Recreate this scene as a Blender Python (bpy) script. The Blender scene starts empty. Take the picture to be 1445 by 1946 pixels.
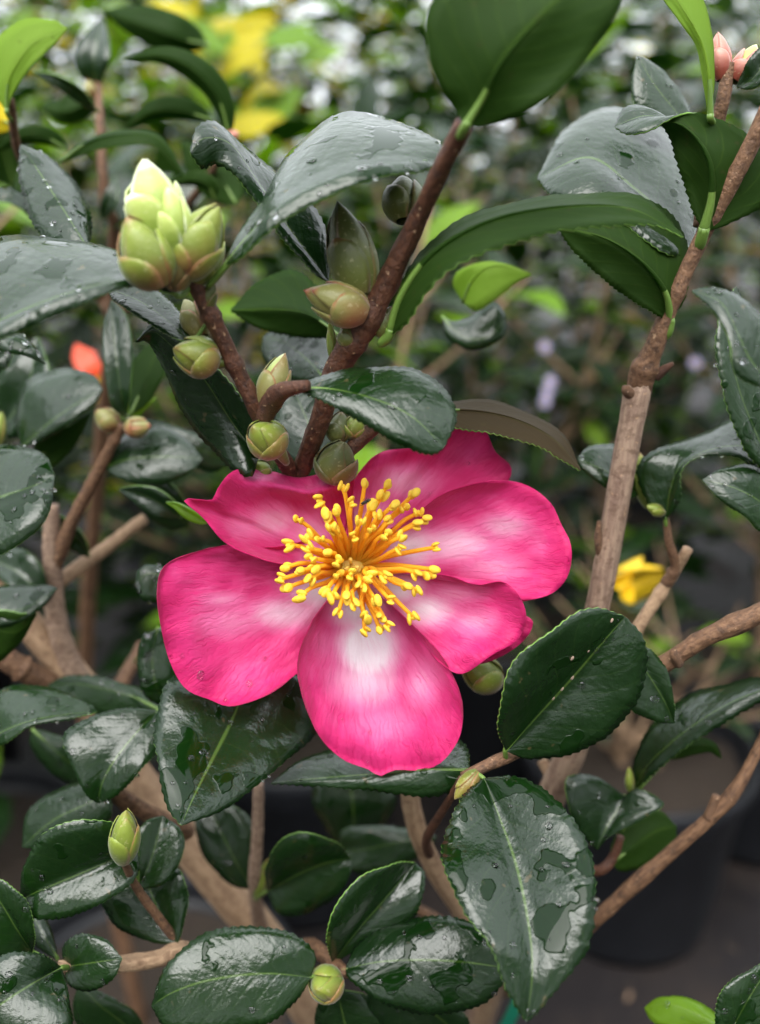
import bpy, math, random
import numpy as np
from mathutils import Vector, Matrix, noise

# ------------------------------------------------------------------ camera, sky, sun, exposure
S = bpy.context.scene
COL = S.collection
R = math.radians
CAM_H, PITCH, HALF = 0.85, R(22), math.tan(R(30))
CAM = np.array((0.0, 0.0, CAM_H))
FW = np.array((0.0, math.cos(PITCH), -math.sin(PITCH)))
UP = np.array((0.0, math.sin(PITCH), math.cos(PITCH)))
RT = np.array((1.0, 0.0, 0.0))
PXW, PXH = 1445.0, 1946.0
KP = HALF / (PXH / 2)                      # metres per pixel at one metre depth

cd = bpy.data.cameras.new('camera')
cam = bpy.data.objects.new('camera', cd)
COL.objects.link(cam)
cam.location = CAM
cam.rotation_euler = (math.pi / 2 - PITCH, 0, 0)
cd.sensor_fit = 'VERTICAL'
cd.sensor_height = 24
cd.lens = 12 / HALF
cd.clip_start, cd.clip_end = 0.01, 500
cd.dof.use_dof = True
cd.dof.focus_distance = 0.180
cd.dof.aperture_fstop = 5.5
S.camera = cam

W = bpy.data.worlds.new('World')
S.world = W
W.use_nodes = True
nt = W.node_tree
nt.nodes.clear()
sky = nt.nodes.new('ShaderNodeTexSky')
sky.sky_type = 'NISHITA'
sky.sun_disc = False
SUN_EL, SUN_AZ = R(56), R(195)
sky.sun_elevation, sky.sun_rotation = SUN_EL, SUN_AZ
sky.air_density, sky.dust_density, sky.ozone_density = 1.0, 4.0, 1.0
hsv = nt.nodes.new('ShaderNodeHueSaturation')
hsv.inputs['Saturation'].default_value = 0.22
bg = nt.nodes.new('ShaderNodeBackground')
bg.inputs['Strength'].default_value = 0.15
wo = nt.nodes.new('ShaderNodeOutputWorld')
nt.links.new(sky.outputs[0], hsv.inputs['Color'])
cloud = nt.nodes.new('ShaderNodeMix')                 # an even sheet of cloud over the clear sky
cloud.data_type = 'RGBA'
cloud.inputs[0].default_value = 0.72
cloud.inputs[7].default_value = (5.9, 6.2, 6.5, 1)
nt.links.new(hsv.outputs[0], cloud.inputs[6])
nt.links.new(cloud.outputs[2], bg.inputs[0])
nt.links.new(bg.outputs[0], wo.inputs[0])

sl = bpy.data.lights.new('sun', 'SUN')
sun = bpy.data.objects.new('sun', sl)
COL.objects.link(sun)
sl.energy, sl.angle, sl.color = 1.5, R(60), (1.0, 0.97, 0.93)
sd = Vector((math.sin(SUN_AZ) * math.cos(SUN_EL), math.cos(SUN_AZ) * math.cos(SUN_EL), math.sin(SUN_EL)))
sun.rotation_euler = sd.to_track_quat('Z', 'Y').to_euler()

S.view_settings.view_transform = 'Standard'
S.view_settings.look = 'None'
S.view_settings.gamma = 1
S.view_settings.use_curve_mapping = False
S.view_settings.exposure = 1.62
S.cycles.max_bounces = 8
S.cycles.transparent_max_bounces = 8
S.cycles.sample_clamp_indirect = 6

# ------------------------------------------------------------------ helpers
rng = random.Random(11)


def P(x, y, d):
    """picture position (pixels of the photograph) at a depth of d centimetres -> place in the world"""
    m = d / 100.0
    return CAM + m * (FW + RT * ((x - PXW / 2) * KP) + UP * ((PXH / 2 - y) * KP))


def px(w, d):
    """a width of w photograph pixels at d centimetres depth, in metres"""
    return w * KP * d / 100.0


def curve(pts, n):
    """smooth curve through pts, n samples even in length"""
    p = np.array(pts, float)
    if len(p) == 2:
        t = np.linspace(0, 1, n)[:, None]
        return p[0] + t * (p[1] - p[0])
    q = np.vstack((2 * p[0] - p[1], p, 2 * p[-1] - p[-2]))
    out = []
    for i in range(1, len(q) - 2):
        t = np.linspace(0, 1, 14, endpoint=False)[:, None]
        a, b, c, d = q[i - 1], q[i], q[i + 1], q[i + 2]
        out.append(.5 * (2 * b + (c - a) * t + (2 * a - 5 * b + 4 * c - d) * t ** 2 + (3 * b - a - 3 * c + d) * t ** 3))
    out = np.vstack(out + [p[-1:]])
    seg = np.linalg.norm(np.diff(out[:, :3], axis=0), axis=1)
    L = np.concatenate(([0], np.cumsum(seg)))
    if L[-1] < 1e-9:
        return np.repeat(p[:1], n, 0)
    x = np.linspace(0, L[-1], n)
    return np.stack([np.interp(x, L, out[:, k]) for k in range(out.shape[1])], 1)


def nrm(v):
    v = np.asarray(v, float)
    return v / np.maximum(np.linalg.norm(v, axis=-1, keepdims=True), 1e-12)


class MB:
    """collects geometry for one mesh"""
    def __init__(s):
        s.v, s.f, s.m, s.uv, s.n = [], [], [], [], 0

    def add(s, v, f, mat=0, uv=None):
        v = np.asarray(v, float).reshape(-1, 3)
        s.v.append(v)
        s.f += [tuple(i + s.n for i in q) for q in f]
        s.m += [mat] * len(f) if isinstance(mat, int) else list(mat)
        s.uv.append(np.zeros((len(v), 2)) if uv is None else np.asarray(uv, float).reshape(-1, 2))
        s.n += len(v)

    def tube(s, pts, rad, sides=8, mat=0, cap=True, wob=0.0, seed=0):
        p = np.asarray(pts, float)
        n = len(p)
        rad = np.broadcast_to(np.asarray(rad, float), (n,))
        T = nrm(np.gradient(p, axis=0))
        a = np.cross(T[0], (0.3, 0.9, 0.2))
        a = nrm(a)
        vs, uv = [], []
        for i in range(n):
            a = nrm(a - T[i] * np.dot(a, T[i]))
            b = np.cross(T[i], a)
            for k in range(sides):
                th = 2 * math.pi * k / sides
                r = rad[i]
                if wob:
                    r *= 1 + wob * noise.noise((p[i, 0] * 300 + seed, p[i, 1] * 300 + 2.3 * math.cos(th), p[i, 2] * 300 + 2.3 * math.sin(th)))
                vs.append(p[i] + r * (math.cos(th) * a + math.sin(th) * b))
                uv.append((i / (n - 1), k / sides))
        f = [(i * sides + k, i * sides + (k + 1) % sides, (i + 1) * sides + (k + 1) % sides, (i + 1) * sides + k)
             for i in range(n - 1) for k in range(sides)]
        if cap:
            f.append(tuple(range(sides))[::-1])
            f.append(tuple((n - 1) * sides + k for k in range(sides)))
        s.add(vs, f, mat, uv)

    def ellipsoid(s, c, ax, r, mat=0, nu=8, nv=6, groove=0.0):
        """ax: three unit axes, r: radii"""
        vs = []
        for j in range(nv + 1):
            ph = math.pi * j / nv
            for i in range(nu):
                th = 2 * math.pi * i / nu
                g = 1 - groove * max(0, math.cos(th)) ** 6 * math.sin(ph)
                q = (math.sin(ph) * math.cos(th) * g * r[0], math.sin(ph) * math.sin(th) * r[1], math.cos(ph) * r[2])
                vs.append(np.asarray(c) + q[0] * ax[0] + q[1] * ax[1] + q[2] * ax[2])
        f = [(j * nu + i, j * nu + (i + 1) % nu, (j + 1) * nu + (i + 1) % nu, (j + 1) * nu + i) for j in range(nv) for i in range(nu)]
        s.add(vs, [q[::-1] for q in f], mat)

    def mesh(s, name, mats, origin=(0, 0, 0), smooth=True):
        me = bpy.data.meshes.new(name)
        V = np.vstack(s.v) - np.asarray(origin)
        me.from_pydata(V.tolist(), [], s.f)
        me.update()
        uvl = me.uv_layers.new(name='uv')
        UV = np.vstack(s.uv)
        li = np.empty(len(me.loops), dtype=np.int32)
        me.loops.foreach_get('vertex_index', li)
        uvl.data.foreach_set('uv', UV[li].astype(np.float32).ravel())
        for m in mats:
            me.materials.append(m)
        me.polygons.foreach_set('material_index', np.array(s.m, dtype=np.int32))
        me.polygons.foreach_set('use_smooth', np.full(len(s.f), smooth))
        return me


def frame(z):
    z = nrm(z)
    a = nrm(np.cross(z, (0.21, 0.35, 0.91) if abs(z[2]) < .9 else (1, 0, 0)))
    return a, np.cross(z, a), z


def link(name, me, parent=None, loc=None):
    o = bpy.data.objects.new(name, me)
    COL.objects.link(o)
    if parent is not None:
        o.parent = parent
    if loc is not None:
        o.location = loc
    return o


def thing(name, label, cat, loc, group=None, data=None):
    o = link(name, data, None, loc)
    o['label'], o['category'] = label, cat
    if group:
        o['group'] = group
    return o


def part(name, mb, mats, parent, origin, label=None, smooth=True):
    """child of a thing; origin = world place of the part's own origin"""
    me = mb.mesh(name, mats, origin, smooth)
    o = link(name, me, parent)
    w = np.zeros(3)
    q = parent
    while q is not None:
        w += np.array(q.location)
        q = q.parent
    o.location = np.asarray(origin) - w
    if label:
        o['label'] = label
    return o


# ------------------------------------------------------------------ materials
class NT:
    def __init__(s, name):
        s.mat = bpy.data.materials.new(name)
        s.mat.use_nodes = True
        s.t = s.mat.node_tree
        s.t.nodes.clear()
        s.out = s.n('ShaderNodeOutputMaterial')

    def n(s, typ, ins=None, **kw):
        nd = s.t.nodes.new(typ)
        for k, v in kw.items():
            setattr(nd, k, v)
        for k, v in (ins or {}).items():
            s.set(nd.inputs[k], v)
        return nd

    def set(s, sock, v):
        if isinstance(v, bpy.types.NodeSocket):
            s.t.links.new(v, sock)
        else:
            sock.default_value = v

    def math(s, op, a, b=0.0, c=None, clamp=False):
        nd = s.n('ShaderNodeMath', operation=op, use_clamp=clamp)
        s.set(nd.inputs[0], a)
        s.set(nd.inputs[1], b)
        if c is not None:
            s.set(nd.inputs[2], c)
        return nd.outputs[0]

    def mix(s, f, a, b, blend='MIX'):
        nd = s.n('ShaderNodeMix', data_type='RGBA', blend_type=blend)
        s.set(nd.inputs[0], f)
        s.set(nd.inputs[6], a if isinstance(a, bpy.types.NodeSocket) else (*a, 1))
        s.set(nd.inputs[7], b if isinstance(b, bpy.types.NodeSocket) else (*b, 1))
        return nd.outputs[2]

    def step(s, x, lo, hi):
        nd = s.n('ShaderNodeMapRange', {0: x, 1: lo, 2: hi, 3: 0.0, 4: 1.0}, interpolation_type='SMOOTHSTEP')
        return nd.outputs[0]

    def obj(s):
        return s.n('ShaderNodeTexCoord').outputs['Object']

    def noise(s, scale, detail=3.0, vec=None, rough=0.5):
        nd = s.n('ShaderNodeTexNoise', {'Scale': scale, 'Detail': detail, 'Roughness': rough})
        s.t.links.new(vec if vec is not None else s.obj(), nd.inputs['Vector'])
        return nd.outputs['Fac']

    def uv(s):
        u = s.n('ShaderNodeUVMap', uv_map='uv').outputs[0]
        sp = s.n('ShaderNodeSeparateXYZ', {0: u})
        return sp.outputs[0], sp.outputs[1]

    def rnd(s):
        return s.n('ShaderNodeObjectInfo').outputs['Random']

    def bump(s, h, dist, strength=1.0, normal=None):
        ins = {'Height': h, 'Distance': dist, 'Strength': strength}
        nd = s.n('ShaderNodeBump', ins)
        if normal is not None:
            s.t.links.new(normal, nd.inputs['Normal'])
        return nd.outputs[0]

    def principled(s, **k):
        nd = s.n('ShaderNodeBsdfPrincipled')
        for key, v in k.items():
            key = key.replace('_', ' ')
            if key == 'Base Color' and not isinstance(v, bpy.types.NodeSocket):
                v = (*v, 1)
            s.set(nd.inputs[key], v)
        return nd.outputs[0]

    def translucent(s, surf, col, fac, normal=None):
        tr = s.n('ShaderNodeBsdfTranslucent')
        s.set(tr.inputs[0], col if isinstance(col, bpy.types.NodeSocket) else (*col, 1))
        mx = s.n('ShaderNodeMixShader', {0: fac, 1: surf, 2: tr.outputs[0]})
        return mx.outputs[0]

    def done(s, surf):
        s.t.links.new(surf, s.out.inputs[0])
        return s.mat


def leaf_upper(name, lo, hi, rib, trans, tf=0.22, wet=True):
    m = NT(name)
    t, v = m.uv()
    a = m.math('ABSOLUTE', m.math('MULTIPLY_ADD', v, 2.0, -1.0))          # 0 at the midrib, 1 at the edge
    ob = m.obj()
    wav = m.noise(90, 2, ob)
    ph = m.math('ADD', m.math('MULTIPLY_ADD', t, 8.5, m.math('MULTIPLY', a, -2.6)), m.math('MULTIPLY', wav, 0.8))
    vein = m.math('ABSOLUTE', m.math('MULTIPLY_ADD', m.math('FRACT', ph), 2.0, -1.0))   # 1 on the vein
    vline = m.step(vein, 0.90, 1.0)
    ribm = m.math('SUBTRACT', 1.0, m.step(a, 0.008, 0.035))
    n1 = m.noise(45, 4, ob)
    c = m.mix(m.math('ADD', m.math('MULTIPLY', n1, 0.55), m.math('MULTIPLY', m.rnd(), 0.5), clamp=True), lo, hi)
    c = m.mix(m.math('MULTIPLY', vline, 0.07), c, rib)
    c = m.mix(m.math('MULTIPLY', ribm, 0.55), c, rib)
    spk = m.step(m.noise(330, 2, ob), 0.70, 0.76)
    c = m.mix(m.math('MULTIPLY', spk, 0.35), c, (0.16, 0.11, 0.05))
    # leathery relief: sunk veins, quilting and fine grain
    q = m.math('ADD', m.math('MULTIPLY', m.step(vein, 0.55, 1.0), -0.08), m.math('MULTIPLY', m.noise(420, 3, ob, .6), 0.75))
    q = m.math('ADD', q, m.math('MULTIPLY', m.noise(140, 2, ob), 0.9))
    nb = m.bump(q, 0.0005, 0.68)
    rough = m.math('MULTIPLY_ADD', m.noise(60, 3, ob), 0.22, 0.13)
    if wet:
        wetp = m.n('ShaderNodeAttribute', attribute_type='OBJECT', attribute_name='wet').outputs['Fac']
        w1 = m.noise(120, 2.5, ob, 0.45)
        thr = m.math('MULTIPLY_ADD', wetp, -0.22, 0.72)
        w = m.step(m.math('SUBTRACT', w1, thr), 0.0, 0.018)
        nw = m.bump(m.step(m.math('SUBTRACT', w1, thr), 0.0, 0.022), 0.00045, 0.75)
        mv = m.n('ShaderNodeMix', data_type='VECTOR')
        m.set(mv.inputs[0], w)
        m.set(mv.inputs[4], nb)
        m.set(mv.inputs[5], nw)
        nb = mv.outputs[1]
        rough = m.math('MULTIPLY_ADD', w, m.math('MULTIPLY_ADD', rough, -1.0, 0.03), rough)
        c = m.mix(m.math('MULTIPLY', w, 0.55), c, (lo[0] * .8, lo[1] * 1.05, lo[2] * .5))
    s = m.principled(Base_Color=c, Roughness=rough, Normal=nb, IOR=1.5, Specular_IOR_Level=m.math('MULTIPLY_ADD', w, -0.4, 0.66) if wet else 0.4)
    return m.done(m.translucent(s, trans, tf))


def leaf_under(name, lo, hi, rib, trans, tf=0.4):
    m = NT(name)
    t, v = m.uv()
    a = m.math('ABSOLUTE', m.math('MULTIPLY_ADD', v, 2.0, -1.0))
    ob = m.obj()
    ph = m.math('ADD', m.math('MULTIPLY_ADD', t, 8.5, m.math('MULTIPLY', a, -2.6)), m.math('MULTIPLY', m.noise(90, 2, ob), 0.8))
    vein = m.math('ABSOLUTE', m.math('MULTIPLY_ADD', m.math('FRACT', ph), 2.0, -1.0))
    c = m.mix(m.math('ADD', m.math('MULTIPLY', m.noise(50, 4, ob), 0.6), m.math('MULTIPLY', m.rnd(), 0.45), clamp=True), lo, hi)
    c = m.mix(m.math('MULTIPLY', m.step(vein, 0.88, 1.0), 0.15), c, rib)
    c = m.mix(m.math('MULTIPLY', m.math('SUBTRACT', 1.0, m.step(a, 0.02, 0.06)), 0.35), c, rib)
    spk = m.step(m.noise(500, 2, ob), 0.68, 0.74)
    c = m.mix(m.math('MULTIPLY', spk, 0.4), c, (0.05, 0.04, 0.015))
    nb = m.bump(m.math('ADD', m.math('MULTIPLY', m.step(vein, .6, 1.0), .18), m.noise(300, 3, ob)), 0.0003, 0.45)
    s = m.principled(Base_Color=c, Roughness=0.6, Normal=nb, IOR=1.4, Specular_IOR_Level=0.16)
    return m.done(m.translucent(s, trans, tf))


M = {}
M['leaf_up'] = leaf_upper('camellia_leaf_upper', (0.0035, 0.015, 0.0035), (0.009, 0.032, 0.005), (0.10, 0.18, 0.03), (0.08, 0.24, 0.01), 0.16)
M['leaf_dn'] = leaf_under('camellia_leaf_underside', (0.011, 0.030, 0.004), (0.022, 0.052, 0.006), (0.10, 0.19, 0.02), (0.09, 0.32, 0.005), 0.30)
M['edge'] = NT('leaf_margin')
M['edge'] = M['edge'].done(M['edge'].principled(Base_Color=(0.13, 0.26, 0.04), Roughness=0.4))
M['petiole'] = NT('petiole')
M['petiole'] = M['petiole'].done(M['petiole'].principled(Base_Color=(0.12, 0.21, 0.035), Roughness=0.42, Subsurface_Weight=0.1, Subsurface_Radius=(0.002, 0.002, 0.001)))
M['old_up'] = M['leaf_up']
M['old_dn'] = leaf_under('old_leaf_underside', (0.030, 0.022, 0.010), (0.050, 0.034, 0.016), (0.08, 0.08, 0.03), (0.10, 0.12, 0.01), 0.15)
# young, yellow-green foliage of the plants behind
M['young_up'] = leaf_upper('young_leaf_upper', (0.10, 0.22, 0.015), (0.22, 0.36, 0.02), (0.3, 0.4, 0.1), (0.36, 0.60, 0.02), 0.45, False)
M['young_dn'] = leaf_under('young_leaf_underside', (0.14, 0.26, 0.03), (0.24, 0.36, 0.05), (0.3, 0.4, 0.1), (0.40, 0.55, 0.03), 0.5)
M['yellow_up'] = leaf_upper('yellow_leaf_upper', (0.36, 0.34, 0.01), (0.56, 0.48, 0.015), (0.6, 0.5, 0.1), (0.75, 0.70, 0.02), 0.45, False)
M['yellow_dn'] = leaf_under('yellow_leaf_underside', (0.55, 0.42, 0.02), (0.75, 0.62, 0.04), (0.6, 0.5, 0.1), (0.85, 0.72, 0.03), 0.5)
M['turn_up'] = leaf_upper('turning_leaf_upper', (0.22, 0.20, 0.02), (0.42, 0.22, 0.03), (0.4, 0.3, 0.1), (0.5, 0.40, 0.03), 0.4, False)
M['turn_dn'] = leaf_under('turning_leaf_underside', (0.16, 0.24, 0.02), (0.42, 0.24, 0.02), (0.4, 0.4, 0.1), (0.6, 0.40, 0.03), 0.5)


def bark(name, lo, hi, dark, rough=0.75, scale=1.0):
    m = NT(name)
    ob = m.obj()
    u, v = m.uv()
    mp = m.n('ShaderNodeCombineXYZ', {0: m.math('MULTIPLY', u, 55.0), 1: m.math('MULTIPLY', v, 12.0), 2: 0.0}).outputs[0]
    st = m.noise(1.0, 4, mp, .6)
    c = m.mix(m.step(st, 0.32, 0.68), lo, hi)
    c = m.mix(m.math('MULTIPLY', m.step(m.noise(500 * scale, 4, ob, .6), 0.48, 0.66), 0.65), c, dark)
    c = m.mix(m.math('MULTIPLY', m.step(m.noise(120 * scale, 3, ob), 0.55, 0.75), 0.5), c, hi)
    lent = m.step(m.noise(900 * scale, 1, ob), 0.70, 0.74)
    c = m.mix(m.math('MULTIPLY', lent, 0.7), c, (0.42, 0.27, 0.16))
    h = m.math('ADD', st, m.noise(800 * scale, 4, ob, .65))
    nb = m.bump(h, 0.0005, 0.8)
    return m.done(m.principled(Base_Color=c, Roughness=rough, Normal=nb))


M['bark_red'] = bark('young_reddish_bark', (0.060, 0.020, 0.010), (0.120, 0.046, 0.022), (0.028, 0.010, 0.006), 0.6)
M['bark_brown'] = bark('brown_bark', (0.095, 0.045, 0.022), (0.21, 0.11, 0.056), (0.038, 0.018, 0.010), 0.7)
M['bark_tan'] = bark('tan_bark', (0.27, 0.17, 0.10), (0.42, 0.28, 0.17), (0.15, 0.08, 0.045), 0.75)
M['bark_grey'] = bark('grey_tan_bark', (0.20, 0.125, 0.09), (0.36, 0.25, 0.175), (0.12, 0.065, 0.04), 0.75)


def petal_mat():
    m = NT('camellia_petal')
    u, v = m.uv()
    pale = m.n('ShaderNodeAttribute', attribute_type='GEOMETRY', attribute_name='pale').outputs['Fac']
    ob = m.obj()
    streakv = m.n('ShaderNodeCombineXYZ', {0: m.math('MULTIPLY', u, 110.0), 1: m.math('MULTIPLY', v, 4.0), 2: pale}).outputs[0]
    stk = m.noise(1.0, 4, streakv, .6)
    wob = m.math('MULTIPLY', m.noise(220, 2, ob), 0.05)
    vv = m.n('ShaderNodeCombineXYZ', {0: m.math('MULTIPLY', m.math('ADD', u, wob), 260.0), 1: m.math('MULTIPLY', v, 7.0), 2: 3.0}).outputs[0]
    vein = m.step(m.noise(1.0, 2, vv), 0.52, 0.66)
    p = m.math('ADD', pale, m.math('MULTIPLY', m.math('SUBTRACT', stk, 0.5), 0.16))
    p = m.math('SUBTRACT', p, m.math('MULTIPLY', vein, 0.07))
    p = m.math('ADD', p, m.math('MULTIPLY', m.math('SUBTRACT', m.noise(110, 4, ob, .6), 0.5), 0.20), clamp=True)
    r = m.n('ShaderNodeValToRGB', {0: p})
    e = r.color_ramp.elements
    e[0].position, e[0].color = 0.0, (0.60, 0.009, 0.125, 1)
    e[1].position, e[1].color = 1.0, (0.96, 0.86, 0.92, 1)
    for pos, c in ((0.20, (0.71, 0.038, 0.21, 1)), (0.45, (0.82, 0.17, 0.40, 1)), (0.72, (0.91, 0.48, 0.67, 1))):
        k = e.new(pos)
        k.color = c
    c = r.outputs[0]
    h = m.math('ADD', m.math('MULTIPLY', m.math('SUBTRACT', stk, m.math('MULTIPLY', vein, 0.5)), 0.5), m.math('MULTIPLY', m.noise(900, 3, ob), 0.5))
    h = m.math('ADD', h, m.math('MULTIPLY', m.noise(160, 3, ob), 1.2))
    nb = m.bump(h, 0.00040, 0.7)
    s = m.principled(Base_Color=c, Roughness=0.48, Normal=nb, IOR=1.38, Specular_IOR_Level=0.4, Sheen_Weight=0.08)
    return m.done(m.translucent(s, c, 0.24))


M['petal'] = petal_mat()
m = NT('stamen_filament')
M['filament'] = m.done(m.translucent(m.principled(Base_Color=m.mix(m.uv()[0], (0.96, 0.70, 0.10), (0.97, 0.56, 0.03)), Roughness=0.5, Specular_IOR_Level=0.2), (1.0, 0.58, 0.03), 0.5))
m = NT('stamen_anther')
M['anther'] = m.done(m.translucent(m.principled(Base_Color=m.mix(m.noise(900, 3), (0.94, 0.52, 0.015), (0.98, 0.74, 0.08)), Roughness=0.6, Normal=m.bump(m.noise(1500, 3), 0.0002)), (0.95, 0.5, 0.02), 0.15))
m = NT('pistil')
M['pistil'] = m.done(m.principled(Base_Color=(0.92, 0.66, 0.14), Roughness=0.5, Subsurface_Weight=0.2, Subsurface_Radius=(0.002, 0.001, 0.0005)))


def bud_mat(name, base, tip, tinge, tfac, fuzz=0.0):
    m = NT(name)
    u, v = m.uv()                                # u runs from the base of a scale to its tip
    ob = m.obj()
    n1 = m.noise(160, 3, ob)
    c = m.mix(m.step(m.math('ADD', u, m.math('MULTIPLY_ADD', n1, 0.5, -0.25)), 0.2, 0.95), base, tip)
    e = m.math('ABSOLUTE', m.math('MULTIPLY_ADD', v, 2.0, -1.0))
    ed = m.math('MAXIMUM', m.step(e, 0.75, 1.0), m.step(u, 0.86, 1.0))
    c = m.mix(m.math('MULTIPLY', m.math('MULTIPLY', ed, m.step(n1, 0.35, 0.6)), tfac), c, tinge)
    c = m.mix(m.math('MULTIPLY', m.step(m.noise(70, 2, ob), 0.5, 0.72), tfac * 0.8), c, tinge)
    c = m.mix(m.math('MULTIPLY', m.step(m.noise(1100, 2, ob), 0.62, 0.7), 0.22), c, (0.62, 0.55, 0.34))
    nb = m.bump(m.noise(900, 3, ob), 0.0002, 0.6)
    return m.done(m.principled(Base_Color=c, Roughness=0.42, Normal=nb, Sheen_Weight=fuzz, Sheen_Roughness=0.4, Subsurface_Weight=0.12, Subsurface_Radius=(0.003, 0.003, 0.001)))


M['bud_pale'] = bud_mat('pale_opening_bud', (0.20, 0.29, 0.03), (0.44, 0.53, 0.13), (0.86, 0.88, 0.74), 0.8, 0.5)
M['bud_green'] = bud_mat('green_bud', (0.095, 0.13, 0.014), (0.21, 0.27, 0.032), (0.26, 0.115, 0.045), 0.9, 0.25)
M['bud_olive'] = bud_mat('olive_bud', (0.11, 0.13, 0.028), (0.07, 0.085, 0.022), (0.22, 0.09, 0.04), 0.6, 0.15)
M['bud_red'] = bud_mat('reddish_bud', (0.20, 0.17, 0.05), (0.24, 0.24, 0.07), (0.36, 0.085, 0.05), 0.95, 0.2)
M['bud_pink'] = bud_mat('pink_tipped_bud', (0.24, 0.05, 0.03), (0.55, 0.25, 0.19), (0.5, 0.12, 0.08), 0.6, 0.3)

m = NT('rain_water')
M['water'] = m.done(m.principled(Base_Color=(1, 1, 1), Roughness=0.0, IOR=1.33, Transmission_Weight=1.0))
m = NT('black_pot_plastic')
M['pot'] = m.done(m.principled(Base_Color=m.mix(m.noise(30, 3), (0.007, 0.008, 0.010), (0.018, 0.019, 0.023)), Roughness=0.42, Specular_IOR_Level=0.3, Normal=m.bump(m.noise(200, 3), 0.0006, 0.4)))
m = NT('potting_soil')
M['soil'] = m.done(m.principled(Base_Color=m.mix(m.noise(160, 5), (0.014, 0.010, 0.007), (0.050, 0.034, 0.023)), Roughness=0.9, Normal=m.bump(m.noise(200, 5), 0.006)))


def ground_mat():
    m = NT('woven_ground_fabric')
    ob = m.obj()
    wv = m.n('ShaderNodeTexWave', {'Scale': 90.0, 'Distortion': 0.6, 'Detail': 1.0}, wave_type='BANDS', bands_direction='X')
    m.t.links.new(ob, wv.inputs['Vector'])
    w2 = m.n('ShaderNodeTexWave', {'Scale': 90.0, 'Distortion': 0.6, 'Detail': 1.0}, wave_type='BANDS', bands_direction='Y')
    m.t.links.new(ob, w2.inputs['Vector'])
    dirt = m.step(m.noise(7, 5, ob, .6), 0.44, 0.66)
    c = m.mix(m.noise(30, 4, ob), (0.012, 0.010, 0.011), (0.022, 0.019, 0.020))
    c = m.mix(m.math('MULTIPLY', dirt, 0.6), c, (0.042, 0.032, 0.027))
    c = m.mix(m.math('MULTIPLY', m.step(m.noise(90, 3, ob), 0.64, 0.7), 0.5), c, (0.11, 0.08, 0.055))
    nb = m.bump(m.math('ADD', m.math('MULTIPLY', wv.outputs[1], w2.outputs[1]), m.math('MULTIPLY', m.noise(12, 3, ob), 3.0)), 0.003, 0.5)
    rough = m.math('MULTIPLY_ADD', dirt, 0.3, 0.42)
    return m.done(m.principled(Base_Color=c, Roughness=rough, Normal=nb, Specular_IOR_Level=0.15))


M['ground'] = ground_mat()


def plain(name, col, rough=0.5, **k):
    m = NT(name)
    c = m.mix(m.math('MULTIPLY', m.noise(80, 3), 0.35), col, tuple(x * .6 for x in col))
    return m.done(m.principled(Base_Color=c, Roughness=rough, **k))


M['tag_yellow'] = plain('yellow_plastic', (0.80, 0.52, 0.01), 0.4)
M['tag_red'] = plain('red_plastic', (0.75, 0.07, 0.02), 0.4)
M['tape'] = plain('green_tape', (0.01, 0.20, 0.12), 0.4)
M['violet'] = plain('violet_petal', (0.38, 0.34, 0.55), 0.5)
M['insect'] = plain('black_insect', (0.012, 0.010, 0.009), 0.3)
m = NT('insect_wing')
M['wing'] = m.done(m.principled(Base_Color=(0.2, 0.18, 0.16), Roughness=0.2, Alpha=0.5))
M['litter'] = plain('leaf_litter', (0.26, 0.17, 0.11), 0.8)

# ------------------------------------------------------------------ leaf, twig and bud builders
WETS = []


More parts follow.
